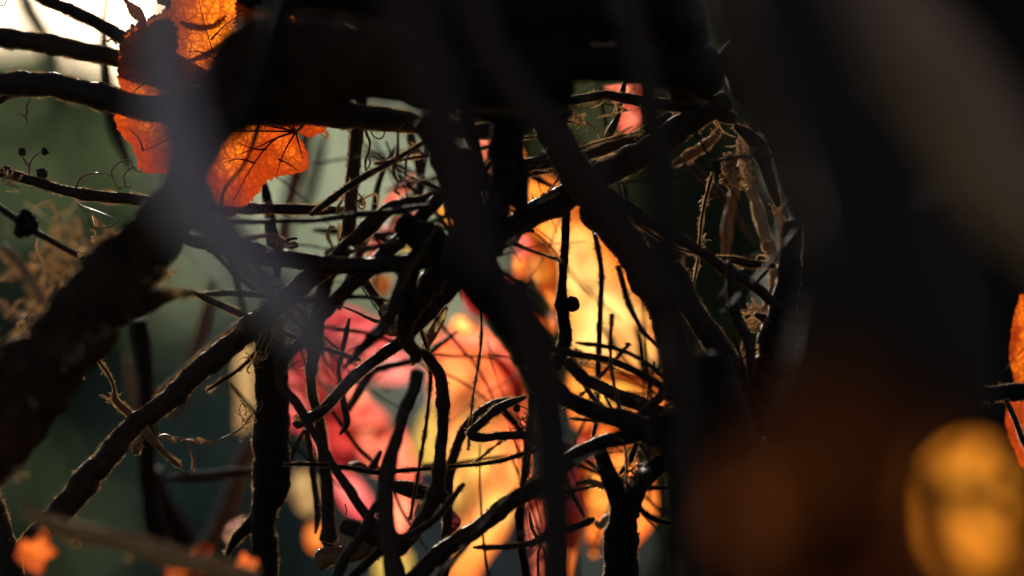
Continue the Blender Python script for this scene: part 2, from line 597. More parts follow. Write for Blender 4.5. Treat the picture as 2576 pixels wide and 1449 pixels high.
def leaf(label, outline, centre, off, mat, veins=None, cup=0.0, tilt=(0.0, 0.0), wrinkle=.0012, jag=.02, petiole=None,
         grad=None, name='autumn_leaf', nth=150, nr=26, group='backlit autumn leaves', vw=3.0, holes=()):
    d = FOCUS + off
    O = np.array([(p[0], p[1]) for p in outline] + [outline[0]], float)
    P = catmull(np.column_stack([O, np.zeros((len(O), 2))]), lambda a, b: max(6, math.hypot(b[0] - a[0], b[1] - a[1]) / 6))[:-1, :2]
    # equal-length resample
    Q = np.vstack([P, P[:1]])
    L = np.concatenate([[0], np.cumsum(np.linalg.norm(np.diff(Q, axis=0), axis=1))])
    s = np.linspace(0, L[-1], nth, endpoint=False)
    P = np.column_stack([np.interp(s, L, Q[:, 0]), np.interp(s, L, Q[:, 1])])
    c = np.array(centre, float)
    rad = 1 + jag * rng.standard_normal(nth) + jag * .8 * np.abs(np.sin(s / L[-1] * 2 * np.pi * 11))
    P = c + (P - c) * rad[:, None]
    size = np.sqrt(np.mean(np.sum((P - c) ** 2, 1))) * K * d
    tt = (np.linspace(0, 1, nr + 1)[1:]) ** .8
    G = c + (P - c)[None] * tt[:, None, None]
    G = np.vstack([G.reshape(-1, 2), c[None]])
    r = np.concatenate([np.repeat(tt, nth), [0]])
    X = (G[:, 0] - c[0]) * K * d
    Z = -(G[:, 1] - c[1]) * K * d
    Y = cup * r ** 2 * size + tilt[0] * X + tilt[1] * Z
    for f in (1.5, 3, 6):
        a1, a2, p1 = rng.uniform(0, 6.28), rng.uniform(0, 6.28), rng.uniform(0, 6.28)
        kx, kz = math.cos(a1), math.sin(a1)
        Y = Y + wrinkle * 1.2 / f * np.sin((X * kx + Z * kz) / size * 2 * f + p1 + 1.2 * np.sin((X * kz - Z * kx) / size * 1.4 * f + a2))
    yfun = lambda: None
    base = at(c[0], c[1], d)
    V = np.column_stack([base[0] + X, base[1] + Y, base[2] + Z])
    # keep the traced outline where it stands although the blade bends in depth
    sc_ = V[:, 1] / d
    V[:, 0] *= sc_
    V[:, 2] = CAMZ + (V[:, 2] - CAMZ) * sc_
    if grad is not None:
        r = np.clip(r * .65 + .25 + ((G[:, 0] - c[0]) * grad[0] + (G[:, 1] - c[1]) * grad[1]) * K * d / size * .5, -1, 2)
    F = []
    for i in range(nr - 1):
        for j in range(nth):
            F.append((i * nth + j, i * nth + (j + 1) % nth, (i + 1) * nth + (j + 1) % nth, (i + 1) * nth + j))
    cc = nr * nth
    for j in range(0, nth, 2):
        F.append((cc, j, j + 1, (j + 2) % nth))
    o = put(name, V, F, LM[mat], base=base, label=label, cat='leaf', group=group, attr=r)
    if veins:
        for vp in veins:
            S = catmull([(p[0], p[1], 0, 0) for p in vp], lambda a, b: max(4, math.hypot(b[0] - a[0], b[1] - a[1]) / 8))[:, :2]
            # sit on the blade: nearest blade vertex depth
            VX = G
            ys = []
            for q in S:
                k = np.argmin((VX[:, 0] - q[0]) ** 2 + (VX[:, 1] - q[1]) ** 2)
                ys.append(V[k, 1])
            ys = blur1(np.array(ys), 4, 0)
            C = np.array([at(q[0], q[1], yy - .0003) for q, yy in zip(S, ys)])
            tp = np.linspace(1, .3, len(C))
            VV, FF = tube_geo(C, tp * vw * K * d / 2, 6)
            put('vein', VV, FF, M['vein'], parent=o, base=C[0])
    if petiole:
        C, R, S = path3(petiole, off, 4)
        VV, FF = tube_geo(C, R, 8, .03)
        put('petiole', VV, FF, M['curl'], parent=o, base=C[0])
    return o


# ------------------------------------------------------------------ garden far behind (defocused by the lens)
def simple_mat(name, c1, c2, scale=3.0, rough=.8, trans=0.0):
    m, nt, out = new_mat(name)
    L = nt.links.new
    tc = N(nt, "ShaderNodeTexCoord")
    n1 = N(nt, "ShaderNodeTexNoise", Scale=scale, Detail=5.0)
    L(tc.outputs['Object'], n1.inputs['Vector'])
    mx = N(nt, "ShaderNodeMixRGB")
    mx.inputs[1].default_value = (*c1, 1)
    mx.inputs[2].default_value = (*c2, 1)
    L(n1.outputs[0], mx.inputs[0])
    p = N(nt, "ShaderNodeBsdfDiffuse")
    L(mx.outputs[0], p.inputs[0])
    if trans:
        t = N(nt, "ShaderNodeBsdfTranslucent")
        L(mx.outputs[0], t.inputs[0])
        ms = N(nt, "ShaderNodeMixShader")
        ms.inputs[0].default_value = trans
        L(p.outputs[0], ms.inputs[1])
        L(t.outputs[0], ms.inputs[2])
        L(ms.outputs[0], out.inputs[0])
    else:
        L(p.outputs[0], out.inputs[0])
    return m


g = simple_mat("lawn_green", (.03, .05, .02), (.06, .08, .03), 1.5)
gv = []
nx, ny = 60, 60
for j in range(ny + 1):
    for i in range(nx + 1):
        x = (i / nx - .5) * 500
        y = -60 + (j / ny) ** 2 * 700
        gv.append((x, y, .05 * math.sin(x * .3) * math.cos(y * .2) if y < 60 else .4 * math.sin(x * .02 + y * .01)))
gf = [(j * (nx + 1) + i, j * (nx + 1) + i + 1, (j + 1) * (nx + 1) + i + 1, (j + 1) * (nx + 1) + i) for j in range(ny) for i in range(nx)]
ground = put("ground", gv, gf, g, base=np.zeros(3), kind='structure')


def shrub(label, X, Y_, d, wpx, top_y, mat, wood='black', dens=1.0, layers=2.4, name='garden_shrub', size=.05, depthw=.5, fill=1.0, cat='shrub', bottom=None):
    """crown of separate leaf blades on forked stems; X centre and top_y in photograph units at distance d"""
    c = at(X, 724, d)
    cx = c[0]
    topz = at(0, top_y, d)[2]
    botz = .15 if bottom is None else at(0, bottom, d)[2]
    W = wpx * K * d / 2
    W_ = wpx * K * d
    n = int(layers * W_ * 1.2 * (topz - botz) / (size * size * .40))
    zz = rng.uniform(0, 1, n)
    a = rng.uniform(0, 2 * np.pi, n)
    rr = rng.uniform(.15, 1, n) ** .5 * fill
    prof = np.sin(np.pi * np.clip(zz * .86 + .12, 0, 1)) ** .45
    bump = 1 + .22 * np.sin(3 * a + 9 * zz + cx * 7) + .12 * np.sin(7 * a - 14 * zz)
    px = cx + W * prof * rr * bump * np.cos(a)
    py = d + depthw * W * prof * rr * bump * np.sin(a) + 0
    pz = botz + (topz - botz) * zz + .06 * np.sin(5 * a + cx) * (topz - botz) * zz
    ctr = np.stack([px, py, pz], 1)
    u = rng.standard_normal((n, 3))
    u /= np.linalg.norm(u, axis=1)[:, None]
    v = np.cross(u, rng.standard_normal((n, 3)))
    v /= np.linalg.norm(v, axis=1)[:, None]
    s = size * rng.uniform(.5, 1.2, n)[:, None]
    V = np.stack([ctr - u * s, ctr + v * s * .45, ctr + u * s, ctr - v * s * .45], 1).reshape(-1, 3)
    F = np.arange(4 * n).reshape(-1, 4)
    root = bpy.data.objects.new(name, None)
    COL.objects.link(root)
    root.location = (cx, d, 0)
    root['_b'] = [float(cx), float(d), 0.0]
    root['label'] = label
    root['category'] = cat
    root['group'] = 'garden shrubs behind the vine'
    put('crown', V, F, mat, parent=root, base=ctr[0], smooth=False)
    parts = []
    for q in range(5):
        e = np.array((cx + W * .6 * rng.normal(0, .6), d + rng.normal(0, .1), botz + (topz - botz) * rng.uniform(.6, .9)))
        b0 = np.array((cx + rng.normal(0, .05), d, -.02))
        t = np.linspace(0, 1, 12)[:, None]
        C = b0 * (1 - t) + e * t + np.column_stack([.08 * np.sin(t[:, 0] * 5 + q), .05 * np.cos(t[:, 0] * 4), 0 * t[:, 0]])
        parts.append(tube_geo(C, np.linspace(.03, .008, 12), 8, .05))
    V, F = join(parts)
    put('trunk', V, F, M[wood], parent=root, base=V[0])
    return root


HM = simple_mat("far_wood_green", (.09, .12, .06), (.13, .16, .09), .15)
hv, hf = [], []
HN = 160
for j in range(14):
    for i in range(HN + 1):
        x = (i / HN - .5) * 160
        t = j / 13
        top = 8.0 + 8.0 / (1 + math.exp(-(x + 3.0) * 1.6)) + .5 * math.sin(x * .21 + 1) + .4 * math.sin(x * .6) + .3 * math.sin(x * 1.7) + .05 * abs(x)
        y = 70 + 26 * t + 1.2 * math.sin(x * .9 + j)
        hv.append((x, y, -0.5 + (top + 1.0) * math.sin(t * math.pi / 2) + .25 * math.sin(x * 2.3 + j * 1.7) * t))
for j in range(13):
    for i in range(HN):
        q = j * (HN + 1) + i
        hf.append((q, q + 1, q + HN + 2, q + HN + 1))
put("wooded_hill", hv, hf, HM, base=np.array(hv[0]), kind='structure')

G1 = simple_mat("light_green_foliage", (.33, .42, .24), (.44, .52, .33), 8, trans=.65)
G2 = simple_mat("sage_foliage", (.72, .80, .68), (.84, .90, .80), 8, trans=.65)
G3 = simple_mat("dark_green_foliage", (.09, .12, .06), (.15, .17, .09), 8, trans=.5)
G4 = simple_mat("teal_foliage", (.32, .42, .37), (.42, .52, .47), 8, trans=.65)
G5 = simple_mat("grey_blue_foliage", (.50, .56, .57), (.60, .66, .67), 8, trans=.65)
shrub("light green sunlit shrub behind the bare stems at far left", 40, 0, 4.2, 1000, 90, G1, layers=3.2, bottom=800)
shrub("pale sage shrub glowing behind the tendrils in the middle", 830, 0, 4.6, 720, 20, G2, layers=2.4, bottom=1000)
shrub("dark green shrub low at the left beneath the light green one", 120, 0, 3.6, 1100, 700, simple_mat("bottle_green_foliage", (.20, .27, .17), (.28, .35, .22), 8, trans=.6), layers=2.6)
shrub("bluish green shrub low in the middle behind the pink leaves", 640, 0, 3.4, 800, 860, G4, layers=2.6)
shrub("grey blue shrub at the bottom below the large amber leaf", 1180, 0, 3.2, 700, 1000, G5, layers=2.6)
shrub("tall dark green shrub behind the knotted stems on the right", 1850, 0, 4.0, 1150, 120, G3, layers=2.6)
shrub("olive green shrub behind the broken bark strips", 1400, 0, 5.2, 700, 150, simple_mat("olive_foliage", (.08, .09, .03), (.14, .14, .06), 8, trans=.5), layers=2.6)
shrub("broad dark hedge plant at the far right", 2650, 0, 5.0, 1300, -60, G3, layers=2.6)

# added tree: dark trunk and boughs put in to blacken the right half
TB = bark("fill_tree_bark", (.012, .009, .007), (.035, .026, .018), .8, .2, scale=30)
tree = bpy.data.objects.new("dark_fill_tree", None)
COL.objects.link(tree)
tb = at(2420, 724, 1.35)
tree.location = (tb[0], tb[1], 0)
tree['_b'] = [float(tb[0]), float(tb[1]), 0.0]
tree['label'] = "added black tree trunk with a low bough, darkening the right half"
tree['category'] = 'tree'


def limb(name, pts, d0, d1, sides=20):
    P = []
    n = len(pts)
    for i, (x, y, w) in enumerate(pts):
        P.append((x, y, w, d0 + (d1 - d0) * i / (n - 1) - FOCUS))
    C, R, S = path3(P, 0, 14)
    V, F = tube_geo(C, R, sides, .02, .06, .05)
    return put(name, V, F, TB, parent=tree, base=C[0])


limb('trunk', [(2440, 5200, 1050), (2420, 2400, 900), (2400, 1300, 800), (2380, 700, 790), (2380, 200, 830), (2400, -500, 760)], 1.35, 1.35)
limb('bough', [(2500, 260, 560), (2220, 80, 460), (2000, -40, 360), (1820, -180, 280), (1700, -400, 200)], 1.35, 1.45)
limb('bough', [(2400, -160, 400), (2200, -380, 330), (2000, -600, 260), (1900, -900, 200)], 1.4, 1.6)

# ------------------------------------------------------------------ in the focal plane, left side
s = stem("straight dark stem entering from the top left corner under the bright sky", [(80, -25, 26), (110, 0, 26), (187, 32, 28), (253, 62, 29), (312, 92, 34), (360, 118, 30)], .006, fray=1.4)
tendril(s, [(262, 95), (270, 104), (280, 98), (290, 106), (294, 112)], .004, 5, 'straw')
s = stem("upper of two thick parallel stems running in from the left edge", [(-25, 86, 45), (67, 101, 45), (147, 117, 44), (230, 131, 44), (300, 148, 42), (400, 182, 36), (520, 225, 30)], .012, fray=1.6, knots=((140, 108, .12, 8),))
s = stem("lower and thickest parallel stem crossing in front of the rust leaf", [(-25, 202, 56), (67, 207, 58), (133, 218, 60), (200, 234, 60), (300, 258, 60), (370, 274, 60), (470, 278, 62), (620, 280, 62), (800, 284, 62), (950, 300, 58), (1060, 312, 46), (1180, 325, 40), (1300, 330, 34)], -.006, fray=1.6)
tendril(s, [(62, 240), (72, 244), (74, 256), (66, 268), (69, 282), (64, 290), (69, 308, 3)], 0, 4)
tendril(s, [(50, 286, 3), (60, 292), (68, 298)], 0, 4)
s = stem("thin forked twig below the parallel stems at the left edge", [(-30, 282, 16), (0, 256, 15), (24, 240, 13), (52, 233, 8)], 0, fray=.8)
s = stem("slender horizontal stem passing behind the dark limb and out to the wire-like crossing", [(-25, 423, 22), (50, 443, 24), (107, 462, 24), (190, 485, 26), (250, 494, 28), (330, 502, 28), (450, 514, 28), (570, 524, 26), (700, 525, 25), (862, 527, 24)], 0, fray=.8,
         knots=((205, 495, .25, 10),))
tendril(s, [(190, 476, 9), (196, 458, 7), (210, 443, 5), (235, 436, 4), (262, 437, 3), (282, 445, 3), (290, 462, 3), (300, 474, 3), (315, 470, 3)], 0, 4)
tendril(s, [(283, 445, 3), (281, 430), (295, 412), (318, 402), (330, 405), (336, 422), (350, 432), (368, 428)], 0, 4)
tendril(s, [(340, 420), (322, 428), (312, 445), (318, 470), (330, 468)], 0, 4)
tendril(s, [(195, 512), (213, 530), (222, 548), (232, 570), (255, 573), (282, 568), (298, 552)], 0, 4)
tuft(s, 20, 452, -.01, 9, 60, 4, 18)
s = stem("fruit stalk with small round dried berries above the slender stem", [(72, 440, 6), (74, 425, 6), (76, 408, 5), (90, 390, 5), (104, 382, 5)], 0, name='berry_stalk', cat='berry stalk', group='dried fruit', mat='curl')
tendril(s, [(74, 416, 5), (64, 408, 5), (58, 394, 4)], 0, 5)
for bx, by, br in ((55, 382, 10), (113, 381, 9), (106, 438, 14), (14, 433, 17)):
    ball(s, bx, by, .002, br)
    tuft(s, bx, by, .002, 10, br * 1.3, 1.6, br * 1.2, 'curl', 'fruit_hairs')
s = stem("dark withered seed head on its own slanting stalk at the left edge", [(-25, 508, 15), (30, 545, 16), (70, 572, 18), (105, 592, 17), (150, 620, 16), (215, 655, 15)], .02, name='seed_head', cat='seed head', group='dried fruit')
for q in range(16):
    a = q * 2.4
    ball(s, 62 + 20 * math.cos(a) * (.4 + .6 * (q % 3) / 2), 563 + 22 * math.sin(a) * (.4 + .6 * (q % 3) / 2), .02 + rng.normal(0, .003), rng.uniform(10, 17), 'black', 'seed_lobe', .16)

# sky corner pieces
s = stem("narrow defocused stem dropping across the sky gap", [(272, -25, 20), (268, 0, 20), (263, 60, 20), (266, 140, 24), (275, 230, 30), (290, 330, 34), (330, 420, 30)], .07, 'dull')
s = stem("soft grey stem crossing the white sky corner", [(20, -60, 46), (75, 20, 50), (120, 110, 44), (150, 260, 30)], .2, 'dull')
leaf("small torn dark leaf hanging in the sky gap", [(305, -10), (335, 8), (352, 18), (364, 36), (367, 56), (356, 56), (343, 50), (328, 38), (320, 20)], (343, 30), .008, 'scorched', jag=.05, wrinkle=.0008)
leaf("dark serrated leaf scrap on the top edge next to the rust leaf", [(395, -20), (428, -20), (428, 8), (418, 14), (404, 12), (396, 6)], (412, 0), .004, 'scorched', jag=.05, wrinkle=.0006)
tendril(None, [(-5, 14), (6, 14), (14, 8), (16, -2), (10, -12), (4, -20)], 0, 4, label="tiny curled tendril in the extreme top left corner")

# rust leaf
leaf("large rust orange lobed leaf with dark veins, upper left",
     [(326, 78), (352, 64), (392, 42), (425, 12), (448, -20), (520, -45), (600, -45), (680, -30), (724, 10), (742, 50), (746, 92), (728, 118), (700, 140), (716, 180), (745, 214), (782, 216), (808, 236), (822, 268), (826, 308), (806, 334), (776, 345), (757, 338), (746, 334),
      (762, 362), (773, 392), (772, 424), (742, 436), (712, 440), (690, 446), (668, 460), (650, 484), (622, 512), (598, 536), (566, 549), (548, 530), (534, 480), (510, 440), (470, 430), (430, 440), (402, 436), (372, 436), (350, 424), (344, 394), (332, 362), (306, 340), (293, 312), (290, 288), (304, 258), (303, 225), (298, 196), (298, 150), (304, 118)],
     (560, 262), .0, 'rust', grad=(-.1, .75), cup=-.12, tilt=(.10, .06), wrinkle=.0016, jag=.010, nth=320, nr=44, vw=5.5,  # grad lightens the top: the sunlit patch is put into the colour
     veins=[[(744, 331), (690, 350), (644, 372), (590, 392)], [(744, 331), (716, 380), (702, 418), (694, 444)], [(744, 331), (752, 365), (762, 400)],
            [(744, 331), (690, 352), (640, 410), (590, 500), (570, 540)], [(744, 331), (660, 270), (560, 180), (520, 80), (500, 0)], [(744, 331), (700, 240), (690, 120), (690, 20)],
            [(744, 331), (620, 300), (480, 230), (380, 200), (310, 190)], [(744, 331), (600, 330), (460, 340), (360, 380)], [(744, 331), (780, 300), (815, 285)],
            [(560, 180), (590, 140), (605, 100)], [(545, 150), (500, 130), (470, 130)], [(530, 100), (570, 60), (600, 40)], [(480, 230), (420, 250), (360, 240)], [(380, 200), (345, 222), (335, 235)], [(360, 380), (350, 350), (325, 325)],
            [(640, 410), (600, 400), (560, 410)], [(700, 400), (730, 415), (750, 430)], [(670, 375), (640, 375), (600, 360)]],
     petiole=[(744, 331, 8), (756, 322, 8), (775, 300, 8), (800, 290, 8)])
s = stem("crooked twig lying across the glowing patch of the rust leaf", [(465, 146, 12), (505, 130, 12), (540, 112, 14), (575, 92, 17), (612, 84, 20), (660, 76, 20), (720, 60, 22), (800, 40, 26)], .01)
s = stem("short dead twig shading the top of the rust leaf", [(452, 38, 12), (480, 50, 14), (520, 55, 12), (548, 46, 10), (566, 28, 8)], .01)
stem("thin dark stem shading the rust leaf beside its right tip", [(560, 560, 8), (562, 500, 8), (575, 465, 9), (610, 420, 10), (630, 380, 10), (650, 320, 12), (680, 220, 14), (700, 100, 16)], -.03)

leaf("added brown leaf behind the rust leaf, shading its upper left", [(308, 86), (340, 62), (400, 36), (436, 50), (442, 110), (434, 176), (380, 160), (330, 148), (300, 128)], (370, 105), .008, 'scorched', jag=.05, wrinkle=.0008)  # added shade caster: keeps sun off the rust leaf's upper left
leaf("added brown leaf behind the rust leaf, shading its upper right", [(600, -40), (660, -70), (740, -60), (728, 0), (722, 60), (700, 110), (640, 130), (600, 90), (590, 20)], (660, 20), .008, 'scorched', jag=.05, wrinkle=.0008)  # added likewise to block sun from the upper right
leaf("added brown leaf fold behind the rust leaf, shading below its glowing patch", [(440, 120), (470, 142), (510, 166), (560, 170), (594, 138), (625, 104), (640, 210), (520, 200), (440, 196)], (545, 185), .008, 'scorched', jag=.02, wrinkle=.0008)  # added to cut off the lower border of the sunlit patch

# top openings: tendril hoops against the sky
s = stem("dark stem behind the wiry hoops at the top", [(600, -10, 40), (700, 10, 50), (800, 20, 60), (920, 30, 70), (1060, 60, 70), (1250, 90, 70)], -.02, 'black')
tendril(s, [(720, 60), (735, 50), (758, 52), (778, 60), (788, 78), (786, 96), (776, 108)], 0, 5)
tendril(s, [(728, 52), (760, 46), (784, 58), (792, 80), (790, 98)], 0, 4)
tendril(s, [(778, -5), (779, 20), (778, 40), (790, 46)], 0, 4)
tendril(s, [(884, 86), (894, 82), (900, 72), (905, 55)], 0, 4)
tendril(s, [(975, 131), (988, 128), (998, 116)], 0, 3, 'straw')
tendril(s, [(985, 130), (1000, 128), (1012, 134)], 0, 3, 'straw')
tuft(s, 857, 45, .01, 4, 30, 4, 8, aim=(0, 1))
tuft(s, 925, 45, .02, 4, 40, 5, 10, aim=(0, 1))

# ------------------------------------------------------------------ the dark limb and what grows on it
big = stem("thick knobbly dark limb rising from the lower left to the top middle", [(-90, 1150, 205), (40, 1000, 190), (120, 910, 175), (190, 830, 165), (270, 735, 160), (330, 660, 150), (400, 580, 140), (455, 500, 118, -.06), (490, 400, 112, -.08), (550, 280, 150, -.10), (650, 185, 220, -.09), (780, 165, 215, -.10), (900, 160, 200, -.11), (1060, 170, 190, -.12)], -.045, 'limb', lump=.045,
           knots=((330, 760, .35, 60),))
snag = stem("", [(300, 770, 90), (350, 762, 72), (395, 748, 50), (430, 742, 26), (465, 736, 17), (492, 738, 14)], -.04, 'limb', parent=big, name='broken_snag')
fringe(big, [(0, 940), (70, 850), (130, 780), (190, 700), (230, 640), (262, 600), (280, 560)], .03, 90, 34, 8, side=-1)
fringe(big, [(330, 740), (380, 700), (420, 680)], -.035, 40, 40, 6, side=-1)
fringe(big, [(-10, 960), (60, 880), (130, 790), (190, 712), (232, 650), (268, 592)], -.02, 110, 22, 6, side=-1)
fringe(big, [(400, 722), (440, 728), (480, 742)], -.04, 26, 24, 5, side=-1)
fringe(big, [(60, 1080), (130, 1000), (200, 920), (270, 850), (340, 800)], -.04, 36, 45, 6, side=1)
tuft(big, 405, 690, -.03, 10, 70, 4, 24, aim=(.5, -1))
tuft(big, 268, 848, -.03, 6, 16, 9, 8)
tuft(big, 45, 1090, -.045, 16, 50, 8, 40)
tuft(big, 20, 1180, -.05, 10, 50, 9, 30)
tendril(big, [(360, 740, 4), (400, 640, 4), (412, 665, 4), (425, 700, 4)], -.02, 4)

root = stem("pale tan crooked rootlike twig left of the dark limb", [(8, 622, 20), (30, 640, 24), (55, 668, 26), (80, 700, 26), (105, 738, 26), (118, 775, 18), (130, 802, 20)], .05, 'tan', name='woody_root', cat='root', group='aerial roots on the left')
fringe(root, [(20, 640), (70, 700), (110, 750), (130, 800)], .06, 45, 50, 6, side=-1, curl=1.6)
root = stem("tan root looping from the left edge below the crooked one", [(-20, 745, 16), (10, 775, 16), (45, 803, 18), (80, 800, 14), (112, 800, 16), (135, 806, 18), (160, 790, 14), (185, 760, 14)], .05, 'tan', name='woody_root', cat='root', group='aerial roots on the left')
fringe(root, [(0, 770), (60, 800), (130, 806), (170, 780)], .06, 30, 50, 6, side=1, curl=1.6)
mass = tendril(None, [(95, 600, 5), (92, 625, 6), (105, 655, 7), (125, 680, 7), (150, 690, 7), (170, 712, 7), (195, 735, 6), (190, 715, 5)], .02, 6, 'straw', label="gold knotted bunch of fine rootlets beside the dark limb")
mass['group'] = 'aerial roots on the left'
tuft(mass, 150, 680, .055, 14, 165, 8, 60, curl=1.6)
tuft(mass, 200, 650, .05, 11, 120, 8, 45, curl=1.6)
tuft(mass, 120, 600, .05, 6, 140, 7, 40, curl=1.3)
tuft(mass, 60, 690, .06, 6, 150, 8, 60, curl=1.6)
tuft(mass, 110, 830, .06, 7, 120, 9, 40, curl=1.5)
tuft(mass, 30, 850, .07, 6, 135, 9, 60, curl=1.5)
tuft(mass, 60, 900, .05, 6, 90, 8, 40, curl=1.5)
s = stem("thin rimlit twig hanging below the limb and forking at the long diagonal", [(222, 872, 4), (240, 893, 6), (255, 915, 6), (275, 945, 7), (287, 975, 8), (288, 1000, 12), (300, 1018, 16), (322, 1036, 20), (345, 1060, 24)], .0, 'brown', fray=.6)
tuft(s, 280, 1005, .0, 8, 30, 5, 10)

# long diagonals
s = stem("long diagonal stem from the bottom left corner up into the middle", [(20, 1412, 24), (75, 1352, 34), (150, 1290, 62), (240, 1182, 62), (330, 1080, 52), (430, 1000, 54), (520, 922, 54), (600, 855, 54), (660, 800, 52), (711, 752, 50), (777, 698, 46), (844, 650, 42), (927, 568, 38), (985, 522, 30), (1077, 500, 32), (1160, 468, 30), (1250, 446, 34), (1340, 412, 32), (1400, 400, 30)], -.006, fray=.5, lump=.06)
fringe(s, [(30, 1395), (130, 1270), (225, 1160), (300, 1085)], .0, 150, 9, 4, side=-1, curl=.6, depth=.003)
fringe(s, [(60, 1385), (150, 1262), (240, 1150)], .02, 40, 16, 6, side=-1, curl=.6, depth=.003)
stub = stem("", [(362, 1078, 20), (385, 1108, 17), (405, 1132, 14), (428, 1152, 14), (446, 1166, 18), (456, 1174, 14)], -.012, 'brown', parent=s, name='side_twig')
fuzz(stub, *path3([(362, 1078, 20), (405, 1132, 14), (450, 1168, 16)], -.012)[:2], 1.2, 0)
ch = stem("", [(362, 1100, 12), (340, 1125, 13), (344, 1140, 10), (355, 1118, 8)], -.01, 'brown', parent=s, name='side_twig')
rt = stem("beaded brown rootlet chain trailing right from the long diagonal", [(375, 1112, 10), (410, 1100, 13), (440, 1104, 13), (470, 1108, 10), (505, 1114, 9), (540, 1112, 6), (575, 1098, 5), (605, 1080, 5), (625, 1056, 5), (640, 1035, 4)], .0, 'tan', name='beaded_rootlet', cat='root', group='fine rootlets', lump=.25)
fringe(rt, [(400, 1102), (470, 1106), (540, 1112)], .0, 50, 12, 6, side=-1, curl=1.5, depth=.004)
tuft(rt, 620, 1060, .0, 16, 70, 3, 18, aim=(.3, -1))
tendril(rt, [(470, 1112), (480, 1135), (490, 1155), (488, 1172)], 0, 4)
tuft(rt, 488, 1175, .0, 8, 16, 4, 6)
s = stem("tan lit companion twig running just above the long diagonal", [(380, 1000, 10), (425, 962, 15), (490, 905, 16), (553, 850, 16), (620, 800, 14), (700, 738, 12), (760, 692, 10)], .03, 'tan', lump=.1)
fringe(s, [(400, 975), (553, 846), (700, 730)], .03, 40, 14, 6, side=-1, curl=.8, depth=.004)
s = stem("fibrous split stem edge with bright rims below the limb junction", [(470, 950, 10), (560, 880, 10), (640, 836, 9), (680, 810, 6)], .0, fray=1.4)
tuft(s, 700, 815, .0, 34, 60, 4, 26, curl=1.6)
tuft(s, 725, 800, .0, 26, 40, 4, 20, curl=1.6)
tuft(s, 770, 760, .008, 14, 40, 6, 14, curl=1.4)
tuft(s, 675, 770, .012, 20, 40, 6, 26, curl=1.6)
tendril(s, [(760, 818), (768, 850), (758, 880), (765, 905), (772, 930), (776, 955), (768, 958)], 0, 4, 'curl')
tendril(s, [(755, 905), (735, 920), (715, 938), (700, 960)], 0, 3, 'curl')
tendril(s, [(672, 900), (662, 905), (640, 908), (622, 930), (628, 940)], 0, 4, 'straw')
tendril(s, [(692, 830), (680, 860), (668, 880), (672, 900)], 0, 3, 'straw')
tuft(s, 645, 905, .0, 12, 40, 3, 14)

s = stem("straight dark diagonal stem over the pink leaves up to the broad bark-peeling part at right", [(742, 1072, 20), (787, 1050, 24), (827, 1016, 27), (877, 962, 27), (944, 905, 28), (1005, 860, 30), (1060, 806, 42), (1117, 738, 52), (1200, 650, 56), (1290, 580, 58), (1400, 512, 64), (1480, 460, 66), (1600, 398, 66), (1740, 312, 60), (1830, 255, 50)], -.004, fray=.5)
strip(s, [(1475, 373), (1510, 358), (1548, 343), (1575, 327), (1592, 317)], 0.014, 11)
strip(s, [(1491, 398), (1505, 403), (1521, 389), (1540, 387), (1555, 394), (1575, 382), (1600, 366)], 0.014, 10)
strip(s, [(1508, 425), (1530, 415), (1552, 403)], .012, 9)
tendril(s, [(1288, 578, 3), (1300, 572, 3), (1310, 576, 3), (1322, 580, 3), (1333, 582, 3)], 0, 3)
ball(s, 1339, 581, 0, 5, 'black', 'dried_bud')
tendril(s, [(1355, 508), (1368, 495), (1385, 475), (1404, 450), (1412, 438)], -.006, 5, 'straw')
strip(s, [(1352, 512), (1372, 503), (1395, 492), (1412, 484)], -.008, 9)
tuft(s, 1340, 508, .0, 12, 14, 4, 10)
s = stem("peeling stem section above with splintered bright ends", [(1180, 475, 26), (1280, 440, 26), (1350, 425, 26), (1420, 406, 24), (1480, 388, 24), (1540, 366, 28), (1600, 342, 30), (1700, 292, 40), (1800, 240, 56)], .01, 'dark', fray=.5)
strip(s, [(1348, 413), (1372, 405), (1390, 402), (1408, 397)], .0, 5)
strip(s, [(1300, 434), (1318, 425), (1332, 422)], .0, 4)
strip(s, [(1372, 408), (1388, 425), (1400, 440)], .0, 11)
s = stem("short stem with frayed ends beneath the pink leaf chip", [(1420, 260, 30), (1500, 245, 24), (1530, 240, 22), (1580, 248, 26), (1650, 262, 30), (1760, 270, 40), (1850, 300, 60)], -.004, fray=.4)
strip(s, [(1465, 268), (1490, 262), (1512, 256), (1541, 252)], -.006, 5)
strip(s, [(1468, 277), (1495, 270), (1518, 258)], -.004, 4)
strip(s, [(1490, 248), (1505, 245), (1520, 249), (1540, 256)], -.004, 6)
strip(s, [(1501, 297), (1525, 290), (1545, 286), (1565, 280), (1590, 276)], -.006, 7)
strip(s, [(1551, 260), (1548, 272), (1543, 284)], -.006, 4)
strip(s, [(1551, 262), (1562, 272), (1575, 276)], -.006, 7)
strip(s, [(1456, 288), (1458, 305), (1453, 318)], .0, 7)
strip(s, [(1468, 300), (1482, 312), (1495, 322), (1508, 332)], .004, 5, 'curl')
tuft(s, 1455, 300, .0, 16, 30, 4, 14)
s = stem("funnel-ended leaf stalk scar hanging in the peeling bark", [(1574, 205, 18), (1566, 235, 16), (1558, 262, 12), (1553, 288, 12), (1545, 308, 20), (1536, 328, 32), (1528, 344, 42)], .002, name='stalk_stub', cat='twig', group='twigs of the tangle', fray=.4)
strip(s, [(1505, 336), (1506, 346), (1515, 350), (1530, 346)], .0, 4)
s = stem("fuzzy tan twig ending against dark green on the right", [(1690, 416, 20), (1710, 402, 22), (1735, 386, 22), (1765, 368, 22), (1790, 348, 22), (1808, 322, 20)], .012, 'brown', lump=.1, name='dry_twig', cat='twig', group='twigs of the tangle', fray=1.2)
